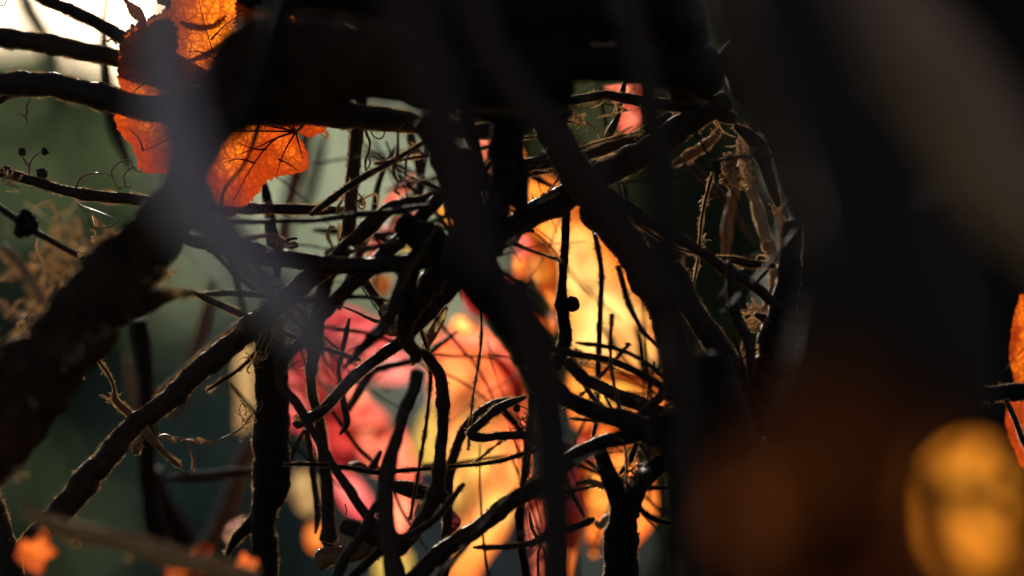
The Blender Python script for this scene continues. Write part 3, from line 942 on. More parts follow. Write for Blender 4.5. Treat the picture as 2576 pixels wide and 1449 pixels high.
tendril(s, [(1808, 322, 5), (1796, 306, 6), (1802, 302, 5), (1815, 325, 4), (1830, 338, 3), (1850, 345, 3)], 0, 4, 'straw')
fringe(s, [(1695, 408), (1740, 376), (1795, 338)], .012, 50, 9, 5, side=-1, curl=.6, depth=.003)

# upright stems of the middle
s = stem("upright stem with beaded bright rims crossing the slender horizontal", [(908, 215, 34), (903, 270, 32), (895, 350, 31), (888, 430, 31), (880, 520, 32), (872, 590, 34), (850, 660, 32), (822, 700, 34), (806, 760, 38), (795, 830, 36), (790, 865, 38), (783, 930, 26), (786, 980, 23), (797, 1035, 24), (810, 1090, 26), (817, 1140, 27), (826, 1230, 30), (828, 1300, 32), (827, 1350, 36), (822, 1396, 30)], .006, knots=((790, 865, .3, 16), (827, 1355, .35, 20)), fray=.7)
fringe(s, [(880, 330), (872, 420), (866, 500)], .012, 60, 7, 5, side=1, curl=.6, depth=.002)
fringe(s, [(910, 330), (903, 420), (898, 480)], .012, 50, 7, 5, side=-1, curl=.6, depth=.002)
tendril(s, [(866, 480, 6), (858, 508, 7), (850, 520, 7), (846, 540, 6), (852, 515, 5), (862, 505, 5)], -.004, 6, 'straw')
tendril(s, [(902, 488, 6), (912, 500, 7), (918, 515, 7), (912, 526, 6), (902, 520, 6), (905, 508, 5), (915, 500, 5), (930, 492, 6), (944, 488, 6), (950, 500, 6), (948, 516, 4)], -.004, 6, 'straw')
tendril(s, [(862, 520), (855, 530), (862, 538), (852, 545)], -.004, 5, 'straw')
strip(s, [(838, 572), (826, 580), (824, 598), (832, 612)], -.01, 9)
tendril(s, [(842, 572, 6), (830, 572, 6), (826, 590, 6), (831, 610, 6), (834, 622, 6), (820, 635, 7), (810, 648, 6)], -.012, 6, 'straw')
strip(s, [(812, 648), (828, 632), (846, 618)], -.014, 9)
strip(s, [(852, 560), (855, 585), (850, 605)], .02, 14)
tuft(s, 906, 508, -.004, 12, 24, 4, 12, curl=1.8)
tuft(s, 856, 525, -.004, 12, 24, 4, 10, curl=1.8)
tendril(None, [(918, 320, 8), (924, 340, 8), (930, 355, 7), (929, 375, 6), (924, 392, 7), (920, 402, 8), (919, 416, 5), (920, 428, 4), (927, 420, 4), (932, 408, 5), (928, 398, 5)], 0, 6, 'curl', label="hanging spur with a tiny looped tip beside the upright stem")
tendril(None, [(932, 323), (935, 334), (943, 345), (956, 349), (966, 340), (968, 322)], 0, 4, 'curl', label="small dark semicircular tendril under the thick stem")
tendril(None, [(1016, 312, 5), (1004, 325, 5), (1001, 345, 6), (1001, 370, 8), (998, 395, 10), (991, 420, 10), (992, 440, 9), (1003, 456, 8), (1013, 452, 7), (1021, 438, 6), (1020, 418, 6), (1025, 396, 6), (1036, 384, 6), (1052, 379, 6), (1068, 389, 7), (1080, 377, 8), (1082, 362, 8), (1074, 340, 7), (1066, 318, 5), (1060, 300, 5)], -.012, 6, 'curl', label="long looping tendril hanging in the grey-green gap")
tendril(None, [(1022, 440, 5), (1010, 455, 6), (1000, 462, 8), (994, 480, 8), (1005, 490, 6)], -.012, 6, 'straw', label="pale curl end resting on the salmon leaf streak")
tendril(None, [(820, 330, 8), (826, 340, 8), (822, 346, 7), (812, 338, 6), (805, 328, 6)], .02, 6, 'straw', label="soft pale loop at the right tip of the rust leaf")
s = stem("twisted hairy offshoot left of the upright stem", [(600, 600, 10), (635, 598, 7), (660, 593, 7), (685, 594, 9), (700, 602, 14), (715, 612, 18), (730, 618, 20), (745, 622, 12)], .0, mat='curl', name='dry_twig', cat='twig', group='twigs of the tangle', fray=1.0)
for pp in ([(720, 605, 8), (735, 600, 8), (748, 600, 6)], [(728, 615, 9), (742, 612, 8), (748, 622, 6)], [(700, 612, 8), (720, 622, 8), (738, 628, 5)]):
    tendril(s, pp, 0, 8, 'dark', 'bud_scale')
fringe(s, [(610, 596), (660, 590), (690, 592)], .0, 60, 5, 4, side=-1, curl=.5, depth=.002)

s = stem("dark sagging horizontal stem in the middle left", [(380, 540, 26), (470, 598, 30), (560, 618, 40), (640, 642, 46), (720, 654, 46), (800, 664, 44), (900, 672, 44), (1000, 668, 44), (1100, 650, 44), (1180, 610, 46)], -.02)
s = stem("thin blurred wire-like stem under the slender horizontal", [(560, 556, 14), (640, 560, 14), (720, 556, 14), (800, 552, 14), (900, 540, 16), (1000, 528, 18), (1080, 512, 18)], -.025)
fringe(s, [(670, 640), (730, 645), (800, 650)], .01, 20, 12, 6, side=-1)
s = stem("curved dark stem from the rust leaf foot towards the middle", [(560, 548, 14), (580, 585, 14), (620, 606, 16), (680, 622, 14)], -.02)
s = stem("dark stem slanting up through the salmon streak", [(700, 905, 30), (760, 850, 30), (800, 800, 34), (860, 740, 34), (930, 680, 40), (1000, 610, 40), (1060, 545, 34), (1120, 480, 34), (1160, 430, 30)], -.016)
stem("slanting stem from the centre down over the upper pink leaf", [(1040, 660, 30), (1010, 720, 30), (985, 790, 36), (960, 830, 34), (900, 890, 22), (860, 930, 14)], -.03)
s = stem("curled hook-shaped woody tendril above the straight diagonal", [(860, 770, 5), (900, 785, 6), (925, 798, 8), (950, 808, 11), (962, 800, 12), (956, 786, 13), (962, 772, 13), (975, 768, 12), (988, 778, 9)], .004, 'curl', name='hooked_tendril', cat='tendril', group='thin dry tendrils')
tendril(s, [(960, 802, 12), (966, 826, 14), (980, 838, 15), (995, 838, 14), (1000, 826, 13), (992, 812, 12), (982, 805, 10)], .004, 12, 'curl', 'hook_end')
tendril(s, [(962, 800, 10), (975, 815, 10), (985, 828, 10), (996, 836, 8)], .0, 8, 'straw', 'hook_end')
s = stem("dark fork from the tangle heart down past the hook", [(1120, 640, 60), (1080, 720, 56), (1040, 780, 48), (1020, 830, 40), (1032, 870, 34), (1050, 890, 30), (1046, 908, 26)], -.01, fray=.3)
strip(s, [(1046, 905), (1040, 915), (1034, 920)], 0, 6, 'dark')
strip(s, [(1122, 780), (1112, 800), (1100, 818), (1095, 835)], -.004, 12, 'flake')
stem("dark mottled stem behind the bright bark strip", [(1120, 770, 22), (1098, 815, 26), (1080, 860, 26), (1074, 900, 24)], .012, 'brown')

# heart of the tangle: broad dark stems
stem("broad dark stem at the heart of the tangle", [(1180, 380, 80), (1170, 470, 90), (1190, 560, 110), (1180, 650, 130), (1240, 740, 110), (1300, 820, 100), (1350, 900, 120)], -.05, 'black')
stem("dark stem running down left of the big amber leaf", [(1270, 300, 60), (1262, 380, 56), (1262, 460, 60), (1250, 560, 60), (1240, 640, 50)], -.04, 'black')
stem("blackish stem crossing the heart towards the red leaf", [(1010, 560, 60), (1060, 600, 80), (1120, 640, 90), (1200, 690, 60), (1290, 770, 44), (1330, 830, 40)], -.03, 'black')
stem("dark stem bending from the heart down to the hook", [(1075, 560, 40), (1060, 620, 44), (1030, 680, 50), (1020, 760, 60), (1040, 800, 50)], -.02, 'black')
stem("stocky black stem above the heart", [(1060, 300, 70), (1120, 380, 80), (1140, 450, 80), (1170, 540, 90)], -.04, 'black')
stem("narrow black stem between the salmon chips", [(1170, 240, 40), (1180, 300, 36), (1215, 420, 24), (1225, 500, 24)], -.03, 'black')
stem("black upright stem left of the orange chips", [(1290, 330, 60), (1300, 420, 50), (1310, 500, 44), (1315, 570, 30)], -.03, 'black')
leaf("pale dry leaf fold caught in the dark heart", [(1005, 540), (1025, 530), (1045, 560), (1075, 570), (1068, 620), (1040, 650), (1000, 650), (1030, 600)], (1040, 600), .03, 'lime', wrinkle=.003)

# upright stems in front of the amber leaf
s = stem("narrow black upright stem with a knob in front of the amber leaf", [(1420, 380, 26), (1421, 483, 22), (1421, 583, 20), (1416, 683, 20), (1412, 740, 24), (1415, 800, 30), (1420, 850, 40), (1395, 930, 60)], -.002, 'black', knots=((1414, 765, .35, 20),))
ball(s, 1440, 765, -.002, 19, 'black', 'side_knob', .06)
s = stem("thread-thin upright stem in front of the amber leaf", [(1480, 520, 14), (1491, 560, 13), (1501, 612, 12), (1511, 683, 11), (1510, 760, 10), (1508, 816, 11), (1505, 916, 12), (1500, 980, 12), (1497, 1060, 12), (1490, 1100, 14)], .01, 'black')
s = stem("thick slanting stem with a lit ragged edge on the amber leaf's flank", [(1380, 300, 80), (1420, 380, 84), (1470, 470, 88), (1545, 570, 88), (1610, 660, 84), (1660, 760, 80), (1690, 880, 70), (1710, 1000, 70)], -.012, 'dark')
fringe(s, [(1500, 570), (1530, 620), (1575, 680), (1612, 740), (1636, 800)], -.005, 130, 9, 5, side=1, curl=.8, depth=.003)
s = stem("bare cane crossing diagonally through the right of the amber leaf", [(1500, 460, 40), (1600, 532, 34), (1698, 596, 28), (1788, 655, 28), (1871, 704, 28), (1932, 748, 28), (2000, 800, 30), (2070, 850, 34)], -.015)
s = stem("blurred tan upright cane in the dark green gap", [(1880, 380, 26), (1860, 450, 26), (1838, 540, 26), (1828, 610, 26), (1821, 662, 24)], .03, 'brown', lump=.1)
stem("dark upright cane continuing under the broken horizontal twig", [(1832, 655, 30), (1838, 720, 28), (1850, 790, 28), (1880, 860, 30), (1890, 950, 30)], -.02)
s = stem("broken horizontal twig with bright rims pointing left", [(1806, 647, 14), (1830, 650, 17), (1855, 655, 18), (1890, 663, 18), (1950, 668, 18)], .0, name='dry_twig', cat='twig', group='twigs of the tangle', fray=1.8)
tendril(s, [(1945, 600), (1935, 606), (1924, 604), (1916, 614), (1918, 630), (1930, 636), (1940, 628), (1950, 618)], .002, 5, 'straw')
tendril(s, [(1948, 618), (1925, 640), (1908, 642), (1902, 655), (1905, 664), (1920, 660), (1935, 645), (1925, 655), (1930, 664)], .002, 5, 'straw')
s = stem("curving tan bramble on the right with lumpy shreds", [(1862, 340, 16), (1872, 400, 20), (1882, 460, 24), (1905, 520, 26), (1925, 580, 28), (1945, 630, 28), (1955, 680, 28), (1945, 740, 26), (1920, 790, 24), (1895, 830, 22)], .016, 'tan', lump=.14, fray=1.0)
tuft(s, 1838, 425, .0, 30, 46, 9, 24, curl=1.7)
tuft(s, 1835, 450, .004, 26, 46, 9, 20, curl=1.7)
tuft(s, 1828, 392, .004, 12, 30, 10, 12, curl=1.7)
tuft(s, 1880, 370, .0, 16, 60, 4, 26, curl=1.3)
tuft(s, 1890, 450, .006, 16, 40, 7, 26, curl=1.3)
tuft(s, 1955, 540, .004, 10, 60, 4, 12, aim=(0, -1))
tuft(s, 1900, 790, .012, 20, 50, 8, 26, aim=(-.5, 1))
tendril(s, [(1945, 505), (1950, 525), (1960, 540), (1966, 555), (1962, 570)], .0, 4, 'straw')
tendril(s, [(1968, 515), (1960, 535), (1958, 560)], .0, 4, 'straw')
tendril(s, [(1855, 335, 4), (1872, 355, 4), (1885, 350, 4), (1880, 335, 4)], 0, 4, 'straw')
s = stem("second tan bramble leaning against the curving one", [(1968, 480, 18), (1975, 560, 26), (1978, 640, 28), (1965, 720, 26), (1950, 790, 24), (1935, 860, 20)], .024, 'tan', lump=.1)
s = stem("dark upright stem right of the brambles", [(1850, 320, 30), (1900, 360, 40), (1935, 440, 30), (1960, 520, 26)], -.006, 'dark')
strip(s, [(1857, 345), (1880, 375), (1900, 400)], -.008, 4)
stem("dark bow-shaped stem ending in the bramble knot", [(1990, 560, 50), (1985, 680, 54), (1970, 780, 70), (1955, 880, 90), (1930, 980, 110), (1900, 1080, 120)], -.012, 'black')
s = stem("arched dark stem with fuzzy lit edge right of the amber leaf", [(1700, 660, 30), (1716, 700, 40), (1736, 760, 50), (1772, 820, 60), (1822, 900, 70), (1880, 1000, 90)], -.008, 'dark')
fringe(s, [(1716, 655), (1708, 690), (1716, 730), (1736, 775), (1762, 812), (1800, 855)], .06, 135, 9, 7, side=-1, curl=1.0, depth=.004)
tuft(s, 1716, 695, .012, 14, 36, 9, 16, curl=1.6)
s = stem("fuzzy stem slanting below the arch", [(1690, 870, 26), (1730, 905, 40), (1790, 960, 54), (1860, 1040, 70)], .006, 'dark')
fringe(s, [(1715, 880), (1745, 900), (1775, 925), (1810, 960)], .012, 70, 14, 7, side=-1, curl=1.0, depth=.004)
tuft(s, 1855, 900, .02, 14, 60, 9, 16, aim=(.2, 1))
s = stem("shredded twig cluster right of the bramble knot", [(1900, 790, 26), (1960, 810, 36), (2000, 800, 36), (2050, 820, 30), (2070, 850, 20)], -.008, 'dark')
strip(s, [(1990, 750), (1998, 765), (2004, 780)], .0, 12)
strip(s, [(2030, 800), (2048, 785), (2066, 777)], .0, 8)
strip(s, [(2032, 840), (2036, 860), (2042, 885), (2050, 905)], .006, 11)
strip(s, [(2036, 862), (2036, 890), (2030, 925)], .01, 16)
strip(s, [(1992, 852), (1990, 880), (1985, 900)], .02, 24)
tuft(s, 2040, 870, .004, 14, 60, 5, 12, aim=(.1, 1))
strip(s, [(2042, 455), (2046, 490), (2054, 540)], .045, 22)

# lower centre
s = stem("arched stem running right below the amber leaf", [(1380, 880, 30), (1448, 892, 16), (1521, 901, 15), (1588, 928, 15), (1640, 957, 16), (1700, 990, 20)], -.004)
tuft(s, 1462, 905, .0, 14, 40, 3, 18)
s = stem("stout dark stem slanting down right across the lower orange leaf", [(1420, 910, 26), (1465, 945, 28), (1520, 975, 30), (1580, 1008, 34), (1640, 1035, 40), (1700, 1050, 50), (1790, 1060, 60)], -.006, fray=.6)
s = stem("broad stem below, slanting to the lower right knot", [(1380, 960, 40), (1440, 1010, 42), (1520, 1045, 44), (1600, 1072, 50), (1690, 1080, 60), (1790, 1090, 80)], -.014)
stem("dark crossing stem between the orange windows", [(1560, 1100, 30), (1600, 1060, 26), (1640, 1020, 22), (1680, 970, 24), (1730, 900, 30)], -.01)
stem("thin dark twig across the small orange window", [(1522, 990, 4), (1530, 1012, 4), (1545, 1040, 5)], 0, 'black', name='dry_twig', cat='twig', group='twigs of the tangle')
tendril(None, [(1425, 1012), (1440, 1016), (1452, 1024), (1462, 1028)], 0, 4, 'curl', label="short wiry curl on the square orange window")
s = stem("long curved dark cane from the bottom up to the lower knot", [(1030, 1470, 44), (1094, 1409, 42), (1144, 1366, 42), (1211, 1317, 42), (1288, 1262, 42), (1371, 1205, 40), (1448, 1152, 38), (1505, 1120, 36), (1588, 1095, 34), (1690, 1072, 34)], -.012)
strip(s, [(1306, 1240), (1318, 1225), (1332, 1208), (1350, 1192)], .0, 10)
s = stem("smooth jointed cane curving down through the lower middle", [(1030, 868, 24), (1060, 890, 26), (1085, 912, 28), (1108, 948, 30), (1118, 1000, 31), (1116, 1060, 28), (1110, 1120, 28), (1102, 1190, 32), (1098, 1245, 36), (1085, 1275, 34), (1045, 1335, 34), (1015, 1372, 34), (990, 1400, 34)], -.004, 'dark', knots=((1100, 1250, .3, 18),))
ball(s, 1118, 1252, -.004, 15, 'dark', 'joint_lump', .08)
strip(s, [(1062, 1262), (1056, 1280), (1048, 1298)], -.012, 12, 'flake')
stem("short stump branching left from the jointed cane", [(985, 1225, 30), (1030, 1228, 40), (1070, 1240, 36), (1100, 1250, 30)], .01)
s = stem("dark loop-shaped tendril cane over the lower amber leaf", [(1320, 1000, 18), (1280, 1015, 20), (1244, 1035, 20), (1211, 1062, 20), (1184, 1088, 22), (1195, 1101, 22), (1240, 1101, 20), (1300, 1097, 18), (1390, 1094, 20)], .0)
s = stem("bowed dark cane beneath the loop", [(1300, 1005, 24), (1240, 1020, 24), (1190, 1055, 26), (1160, 1095, 24), (1140, 1150, 22), (1130, 1200, 24), (1126, 1260, 26), (1124, 1330, 24), (1118, 1460, 24)], .01)
leaf("dark withered leaf scrap on the bowed cane", [(1128, 1268), (1142, 1285), (1160, 1310), (1150, 1332), (1130, 1345), (1118, 1310)], (1136, 1308), .01, 'maroon', wrinkle=.002)
s = stem("thread-like dark stem across the lower amber leaf", [(717, 1166, 8), (804, 1168, 9), (880, 1178, 10), (944, 1188, 12), (1010, 1184, 10), (1077, 1180, 8), (1150, 1174, 7), (1211, 1167, 8), (1288, 1152, 9), (1400, 1120, 12)], .0, 'black')
stem("second fine stem under the thread-like one", [(1060, 1172, 14), (1130, 1170, 14), (1180, 1160, 10), (1280, 1146, 8)], .03, 'dull')
s = stem("defocused grey stem rising from the bottom between the pink leaves", [(1048, 930, 32), (1020, 1030, 32), (1000, 1090, 32), (984, 1140, 36), (972, 1200, 44), (972, 1300, 40), (985, 1380, 44), (992, 1460, 50)], -.03, 'dull')
s = stem("slim grey diagonal stem falling across the pink leaves", [(690, 900, 26), (707, 966, 26), (750, 1018, 26), (790, 1080, 24), (838, 1170, 24), (890, 1255, 26), (940, 1325, 30), (985, 1400, 34), (1010, 1460, 34)], -.018, 'dull')
stem("crossing stump at the foot of the grey stems", [(860, 1320, 40), (930, 1345, 46), (1000, 1365, 44), (1030, 1370, 38)], -.012, 'dark')
s = stem("short stub with a pale torn end left of the crossing stems", [(740, 1068, 30), (770, 1050, 36), (800, 1040, 30), (830, 1020, 24)], -.008)
strip(s, [(742, 1048), (752, 1058), (760, 1052), (766, 1060)], -.012, 8)
tuft(s, 750, 1050, -.01, 10, 20, 3, 10)
stem("upright slim dark stem crossing the salmon column", [(880, 800, 12), (862, 870, 14), (850, 930, 12), (860, 1000, 16), (872, 1060, 20), (855, 1090, 16)], .015, 'dark')
stem("thin stem falling from the crossing to the orange spot", [(770, 1075, 12), (745, 1120, 14), (722, 1170, 14), (700, 1190, 12)], .02, 'dull')
stem("dark curved stem past the yellow-green leaf", [(770, 1060, 20), (785, 1130, 18), (790, 1200, 14), (800, 1290, 16), (795, 1340, 14)], .02)
s = stem("brown rolled twig at the bottom with lit upper edge", [(795, 1420, 40), (830, 1400, 44), (880, 1395, 40), (930, 1380, 40), (1000, 1372, 36)], .0, 'brown', fray=.4)
tuft(s, 870, 1360, .0, 10, 70, 4, 30)
tendril(None, [(868, 1268), (872, 1285), (868, 1305), (880, 1325), (884, 1340), (872, 1350), (855, 1350)], 0, 4, 'straw', label="fine pale tendril hanging over the dark crossing near the bottom")
stem("dark diagonal stem from the bottom edge to the grey crossing", [(840, 1465, 26), (870, 1400, 28), (905, 1350, 26), (940, 1290, 20), (970, 1240, 20)], -.02)
stem("dark stem rising behind the pink diamond leaf", [(960, 1130, 24), (930, 1180, 20), (900, 1170, 24), (850, 1180, 20)], .02, 'dark')

s = stem("massive black upright stem left of the pink leaves", [(668, 800, 70), (676, 880, 78), (680, 960, 84), (682, 1040, 84), (682, 1120, 84), (684, 1200, 96), (672, 1270, 66), (664, 1340, 60), (666, 1465, 60)], .012, 'black')
stem("dark diagonal offshoot low beside the massive stem", [(715, 1220, 40), (680, 1260, 40), (640, 1310, 36), (600, 1350, 26), (570, 1400, 20)], .014, 'black')
s = stem("blurred dark upright stem in the teal gap", [(352, 800, 46), (362, 880, 42), (367, 980, 40), (370, 1080, 42), (375, 1200, 48), (392, 1300, 54), (410, 1400, 60)], .07, 'black')
stem("tan defocused cane beside the blurred upright", [(322, 900, 22), (330, 960, 24), (338, 1040, 20)], .09, 'tan')
stem("soft olive cane slanting behind the grey haze stem", [(540, 690, 30), (520, 780, 34), (500, 860, 34), (470, 960, 34), (440, 1060, 30)], .12, 'brown')
stem("soft brown cane slanting low in the teal gap", [(640, 1100, 36), (605, 1180, 42), (570, 1270, 44), (530, 1370, 46), (500, 1465, 46)], .1, 'brown')
stem("blurred dark fork foot in the teal gap", [(380, 1190, 50), (420, 1270, 46), (450, 1360, 60), (470, 1460, 60)], .09, 'black')
stem("horizontal blurred cane behind the beaded rootlet", [(420, 1200, 22), (500, 1200, 26), (590, 1190, 26), (660, 1180, 30)], .05, 'dull')
stem("brown blurred upright cane in the grey-green gap", [(775, 320, 40), (755, 400, 42), (735, 470, 42), (715, 560, 42), (705, 640, 40)], .12, 'brown')
stem("dark green-black blurred cane next to the brown one", [(815, 330, 26), (795, 420, 26), (780, 480, 26), (760, 560, 26)], .13, 'dull')
stem("slim dark stem dropping from the rust leaf tip", [(664, 455, 26), (676, 520, 28), (684, 580, 30), (695, 640, 34), (700, 700, 30)], .02, 'black')
stem("violet-brown blurred cane slanting to the salmon streak", [(905, 375, 16), (950, 395, 16), (1000, 415, 18), (1050, 440, 20)], .06, 'brown')
stem("blurred dark cane right of the grey-green gap", [(1020, 300, 22), (1045, 370, 26), (1060, 430, 26), (1055, 500, 30)], .03, 'dull')
s = stem("lit tan cane lying across the bottom left", [(60, 1285, 30), (180, 1332, 50), (300, 1360, 44), (420, 1402, 60), (540, 1434, 52), (640, 1465, 60)], -.085, 'caramel', name='cane', cat='cane')
fringe(s, [(120, 1330), (300, 1380), (480, 1435)], -.055, 30, 30, 9, side=1, mat='straw')
tuft(s, 190, 1365, -.02, 8, 24, 7, 10)
s = stem("dark rimlit stem rising in the bottom left corner", [(-50, 1120, 50), (-25, 1230, 54), (-5, 1320, 60), (15, 1400, 62), (30, 1470, 66)], -.004, 'dark', fray=.8)
fringe(s, [(2, 1219), (18, 1300), (38, 1380)], -.004, 50, 7, 4, side=-1, curl=.6, depth=.002)
tuft(s, 195, 1362, -.008, 12, 20, 5, 14, curl=1.6)

# lower right centre
s = stem("trunk-like forked black stem at the bottom, its left arm", [(1500, 1110, 34), (1516, 1153, 36), (1535, 1200, 42), (1556, 1250, 52), (1566, 1300, 66), (1562, 1370, 80), (1556, 1470, 92)], -.008, 'black')
stem("", [(1700, 1140, 30), (1650, 1172, 44), (1612, 1212, 50), (1588, 1260, 54), (1572, 1310, 60)], -.008, 'black', parent=s, name='fork_arm')
fringe(s, [(1575, 1195), (1600, 1180), (1625, 1165)], -.012, 30, 40, 5, side=-1, mat='curl', curl=1.0)
stem("fine horizontal twig right of the fork", [(1608, 1228, 9), (1650, 1226, 9), (1710, 1226, 8)], .0, 'black', name='dry_twig', cat='twig', group='twigs of the tangle')
stem("sagging fine twig across the lowest orange leaf", [(1598, 1266, 12), (1614, 1284, 11), (1635, 1300, 12), (1672, 1314, 12), (1720, 1316, 10)], .0, 'black', name='dry_twig', cat='twig', group='twigs of the tangle')
stem("slanting short stem in the round orange window", [(1560, 1195, 12), (1580, 1165, 14), (1592, 1140, 14), (1605, 1100, 14)], -.004, 'black')
s = stem("blurred curled brown shoot at the foot of the fork", [(1500, 1310, 26), (1512, 1320, 28), (1535, 1305, 30), (1548, 1330, 30), (1530, 1370, 34)], .02, 'tan', lump=.1)
s = stem("hairy upright stem between the red leaf and the amber leaf", [(1340, 960, 20), (1336, 1040, 18), (1330, 1100, 17), (1326, 1160, 17), (1318, 1230, 16)], .0, 'dark', fray=1.2)
tuft(s, 1348, 1050, .0, 14, 50, 3, 16)
tuft(s, 1310, 1060, .0, 10, 30, 4, 12)
ball(s, 1300, 1028, 0, 9, 'black', 'dried_bud')
ball(s, 1288, 1014, 0, 6, 'black', 'dried_bud')
tendril(s, [(1288, 1012), (1300, 1018), (1320, 1026), (1336, 1034)], 0, 3)
s = stem("thin wiry stem trailing over the red sliver at the bottom", [(1330, 1290, 10), (1336, 1330, 9), (1346, 1350, 8), (1356, 1375, 7), (1350, 1395, 7), (1352, 1449, 8)], .006, 'curl', name='dry_twig', cat='twig', group='twigs of the tangle')
tuft(s, 1355, 1360, .004, 8, 60, 3, 14, mat='curl')
stem("dark straight stem at the bottom beside the red sliver", [(1310, 1240, 28), (1312, 1310, 22), (1315, 1380, 20), (1330, 1470, 22)], .012, 'black')
stem("beaded fibre bridging to the fork", [(1448, 1216, 6), (1480, 1212, 7), (1510, 1220, 8), (1530, 1230, 6)], .0, 'curl', name='dry_twig', cat='twig', group='twigs of the tangle', fray=1.5)
s = stem("pale twisted shreds of bark low on the right", [(1700, 1140, 30), (1740, 1190, 34), (1760, 1240, 30), (1790, 1300, 30), (1810, 1360, 26)], .004, 'dark')
tuft(s, 1785, 1275, .0, 20, 46, 12, 20, curl=1.8)
tuft(s, 1830, 1310, .0, 16, 26, 12, 12, curl=1.8)
tuft(s, 1765, 1235, .004, 16, 40, 8, 20, curl=1.6)
tuft(s, 1760, 1215, .004, 10, 40, 7, 20, curl=1.6)
tuft(s, 1845, 1145, .0, 8, 40, 5, 16, curl=1.2)
strip(s, [(1820, 1132), (1832, 1140), (1842, 1148)], .0, 7)
strip(s, [(1920, 1163), (1938, 1162), (1956, 1162)], .0, 6)
strip(s, [(1792, 1052), (1815, 1052), (1838, 1052)], .006, 8)

# fine twigs that fill the heart of the tangle: nothing in the photograph tells one from the next
def kinked(cx, cy, ang, ln, w, off):
    P = []
    n = max(2, int(ln / 110))
    a = ang
    x, y = cx - math.cos(a) * ln / 2, cy - math.sin(a) * ln / 2
    for q in range(n + 1):
        P.append((x, y, w * (1 - .55 * q / n)))
        a = ang + rng.normal(0, .15)
        x += math.cos(a) * ln / n
        y += math.sin(a) * ln / n
    if rng.random() < .5:
        P.reverse()
    return P


FINE = [(1520, 205, 230, 50, 6, -.1, "along the black stems above the pink chip"), (1120, 700, 160, 180, 9, 1.1, "between the heart and the lower amber leaf"), (1690, 780, 60, 220, 4, 1.2, "along the right flank of the amber leaf"), (1560, 1180, 150, 120, 6, -.6, "around the forked trunk"), (860, 620, 200, 90, 5, -.3, "along the sagging stem"), (960, 860, 150, 80, 5, -.6, "by the hooked tendril"),
        (1100, 420, 190, 110, 8, -.5, "under the thick stem in the upper middle"), (1290, 900, 100, 260, 6, 1.4, "between the two amber leaves"), (1570, 1050, 150, 80, 7, .4, "across the lower orange windows"), (650, 760, 120, 120, 4, .9, "in front of the grey-green gap"),
        (1180, 540, 200, 170, 17, .9, "in the dark heart of the tangle"), (1500, 330, 220, 90, 9, -.4, "under the peeling bark strips"),
        (1720, 1010, 180, 150, 14, .5, "at the lower right knot"), (880, 1000, 200, 300, 4, 1.4, "over the pink leaves"),
        (1430, 1070, 150, 60, 5, -.4, "below the big amber leaf"), (1900, 850, 150, 260, 11, 1.3, "under the tan brambles"),
        (1820, 1200, 130, 160, 7, 1.2, "low by the pale bark shreds"), (1350, 1100, 50, 260, 5, 1.5, "beside the hairy upright stem"),
        (740, 780, 120, 80, 4, -.7, "at the rootlets above the massive stem"), (1900, 450, 100, 140, 4, 1.2, "at the top of the tan brambles"),
        (1000, 1360, 260, 70, 5, -.8, "at the bottom below the pink leaves")]
named = {}
for cx, cy, rx, ry, n, ang, where in FINE:
    for q in range(n):
        x, y = cx + rng.uniform(-1, 1) * rx, cy + rng.uniform(-1, 1) * ry
        w = float(rng.choice([5, 7, 9, 13, 19, 26], p=[.2, .22, .2, .17, .12, .09]))
        of = float(rng.choice([-1, 1]) * rng.uniform(.004, .055))
        tint = str(rng.choice(['dark', 'black', 'brown'], p=[.6, .3, .1]))
        aa = ang + rng.choice([0, 0, 1.2, -1.0]) + rng.normal(0, .3)
        o = stem("-", kinked(x, y, aa, rng.uniform(240, 560), w, of), of, tint, name='dry_twig', cat='twig', group='fine twigs filling the tangle', fray=.7 if abs(of) < .012 else 0)
        lean = ("upright", "slanting", "nearly level")[0 if abs(math.sin(aa)) > .86 else (1 if abs(math.sin(aa)) > .42 else 2)]
        size = "thread-thin" if w < 8 else ("slim" if w < 15 else "stout")
        named.setdefault((lean, size, {'dark': 'dark', 'black': 'black', 'brown': 'red-brown'}[tint], where), []).append((x, o))
        if rng.random() < .4:
            tuft(o, x, y, of, 3, rng.uniform(20, 50), rng.uniform(2.5, 5), 10, mat=str(rng.choice(['straw', 'curl'])), curl=1.5)
ORD = ["leftmost", "second from left", "third from left", "fourth from left", "fifth from left", "sixth from left"]
for (lean, size, tint, where), lst in named.items():
    lst.sort(key=lambda t: t[0])
    for q, (x, o) in enumerate(lst):
        o['label'] = "%s %s %s twig %s" % (lean, size, tint, where) + ("" if len(lst) == 1 else ", " + ORD[min(q, 5)])

# ------------------------------------------------------------------ leaves glowing behind
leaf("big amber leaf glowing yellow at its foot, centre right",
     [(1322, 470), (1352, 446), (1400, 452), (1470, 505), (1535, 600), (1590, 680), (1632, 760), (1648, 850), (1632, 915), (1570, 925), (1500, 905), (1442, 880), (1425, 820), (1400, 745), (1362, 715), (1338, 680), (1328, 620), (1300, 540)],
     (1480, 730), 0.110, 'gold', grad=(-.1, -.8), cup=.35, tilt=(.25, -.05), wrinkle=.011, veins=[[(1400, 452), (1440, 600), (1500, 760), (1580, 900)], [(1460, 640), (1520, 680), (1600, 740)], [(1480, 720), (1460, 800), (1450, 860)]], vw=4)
leaf("narrow yellow leaf fold left of the big amber leaf", [(1338, 590), (1368, 600), (1400, 640), (1412, 720), (1396, 775), (1370, 745), (1338, 712), (1330, 650)], (1370, 680), 0.100, 'gold', wrinkle=.007)
leaf("small orange fold beneath the black knob", [(1305, 780), (1330, 790), (1355, 815), (1405, 775), (1408, 810), (1380, 835), (1340, 830)], (1362, 812), 0.100, 'orange', wrinkle=.007)
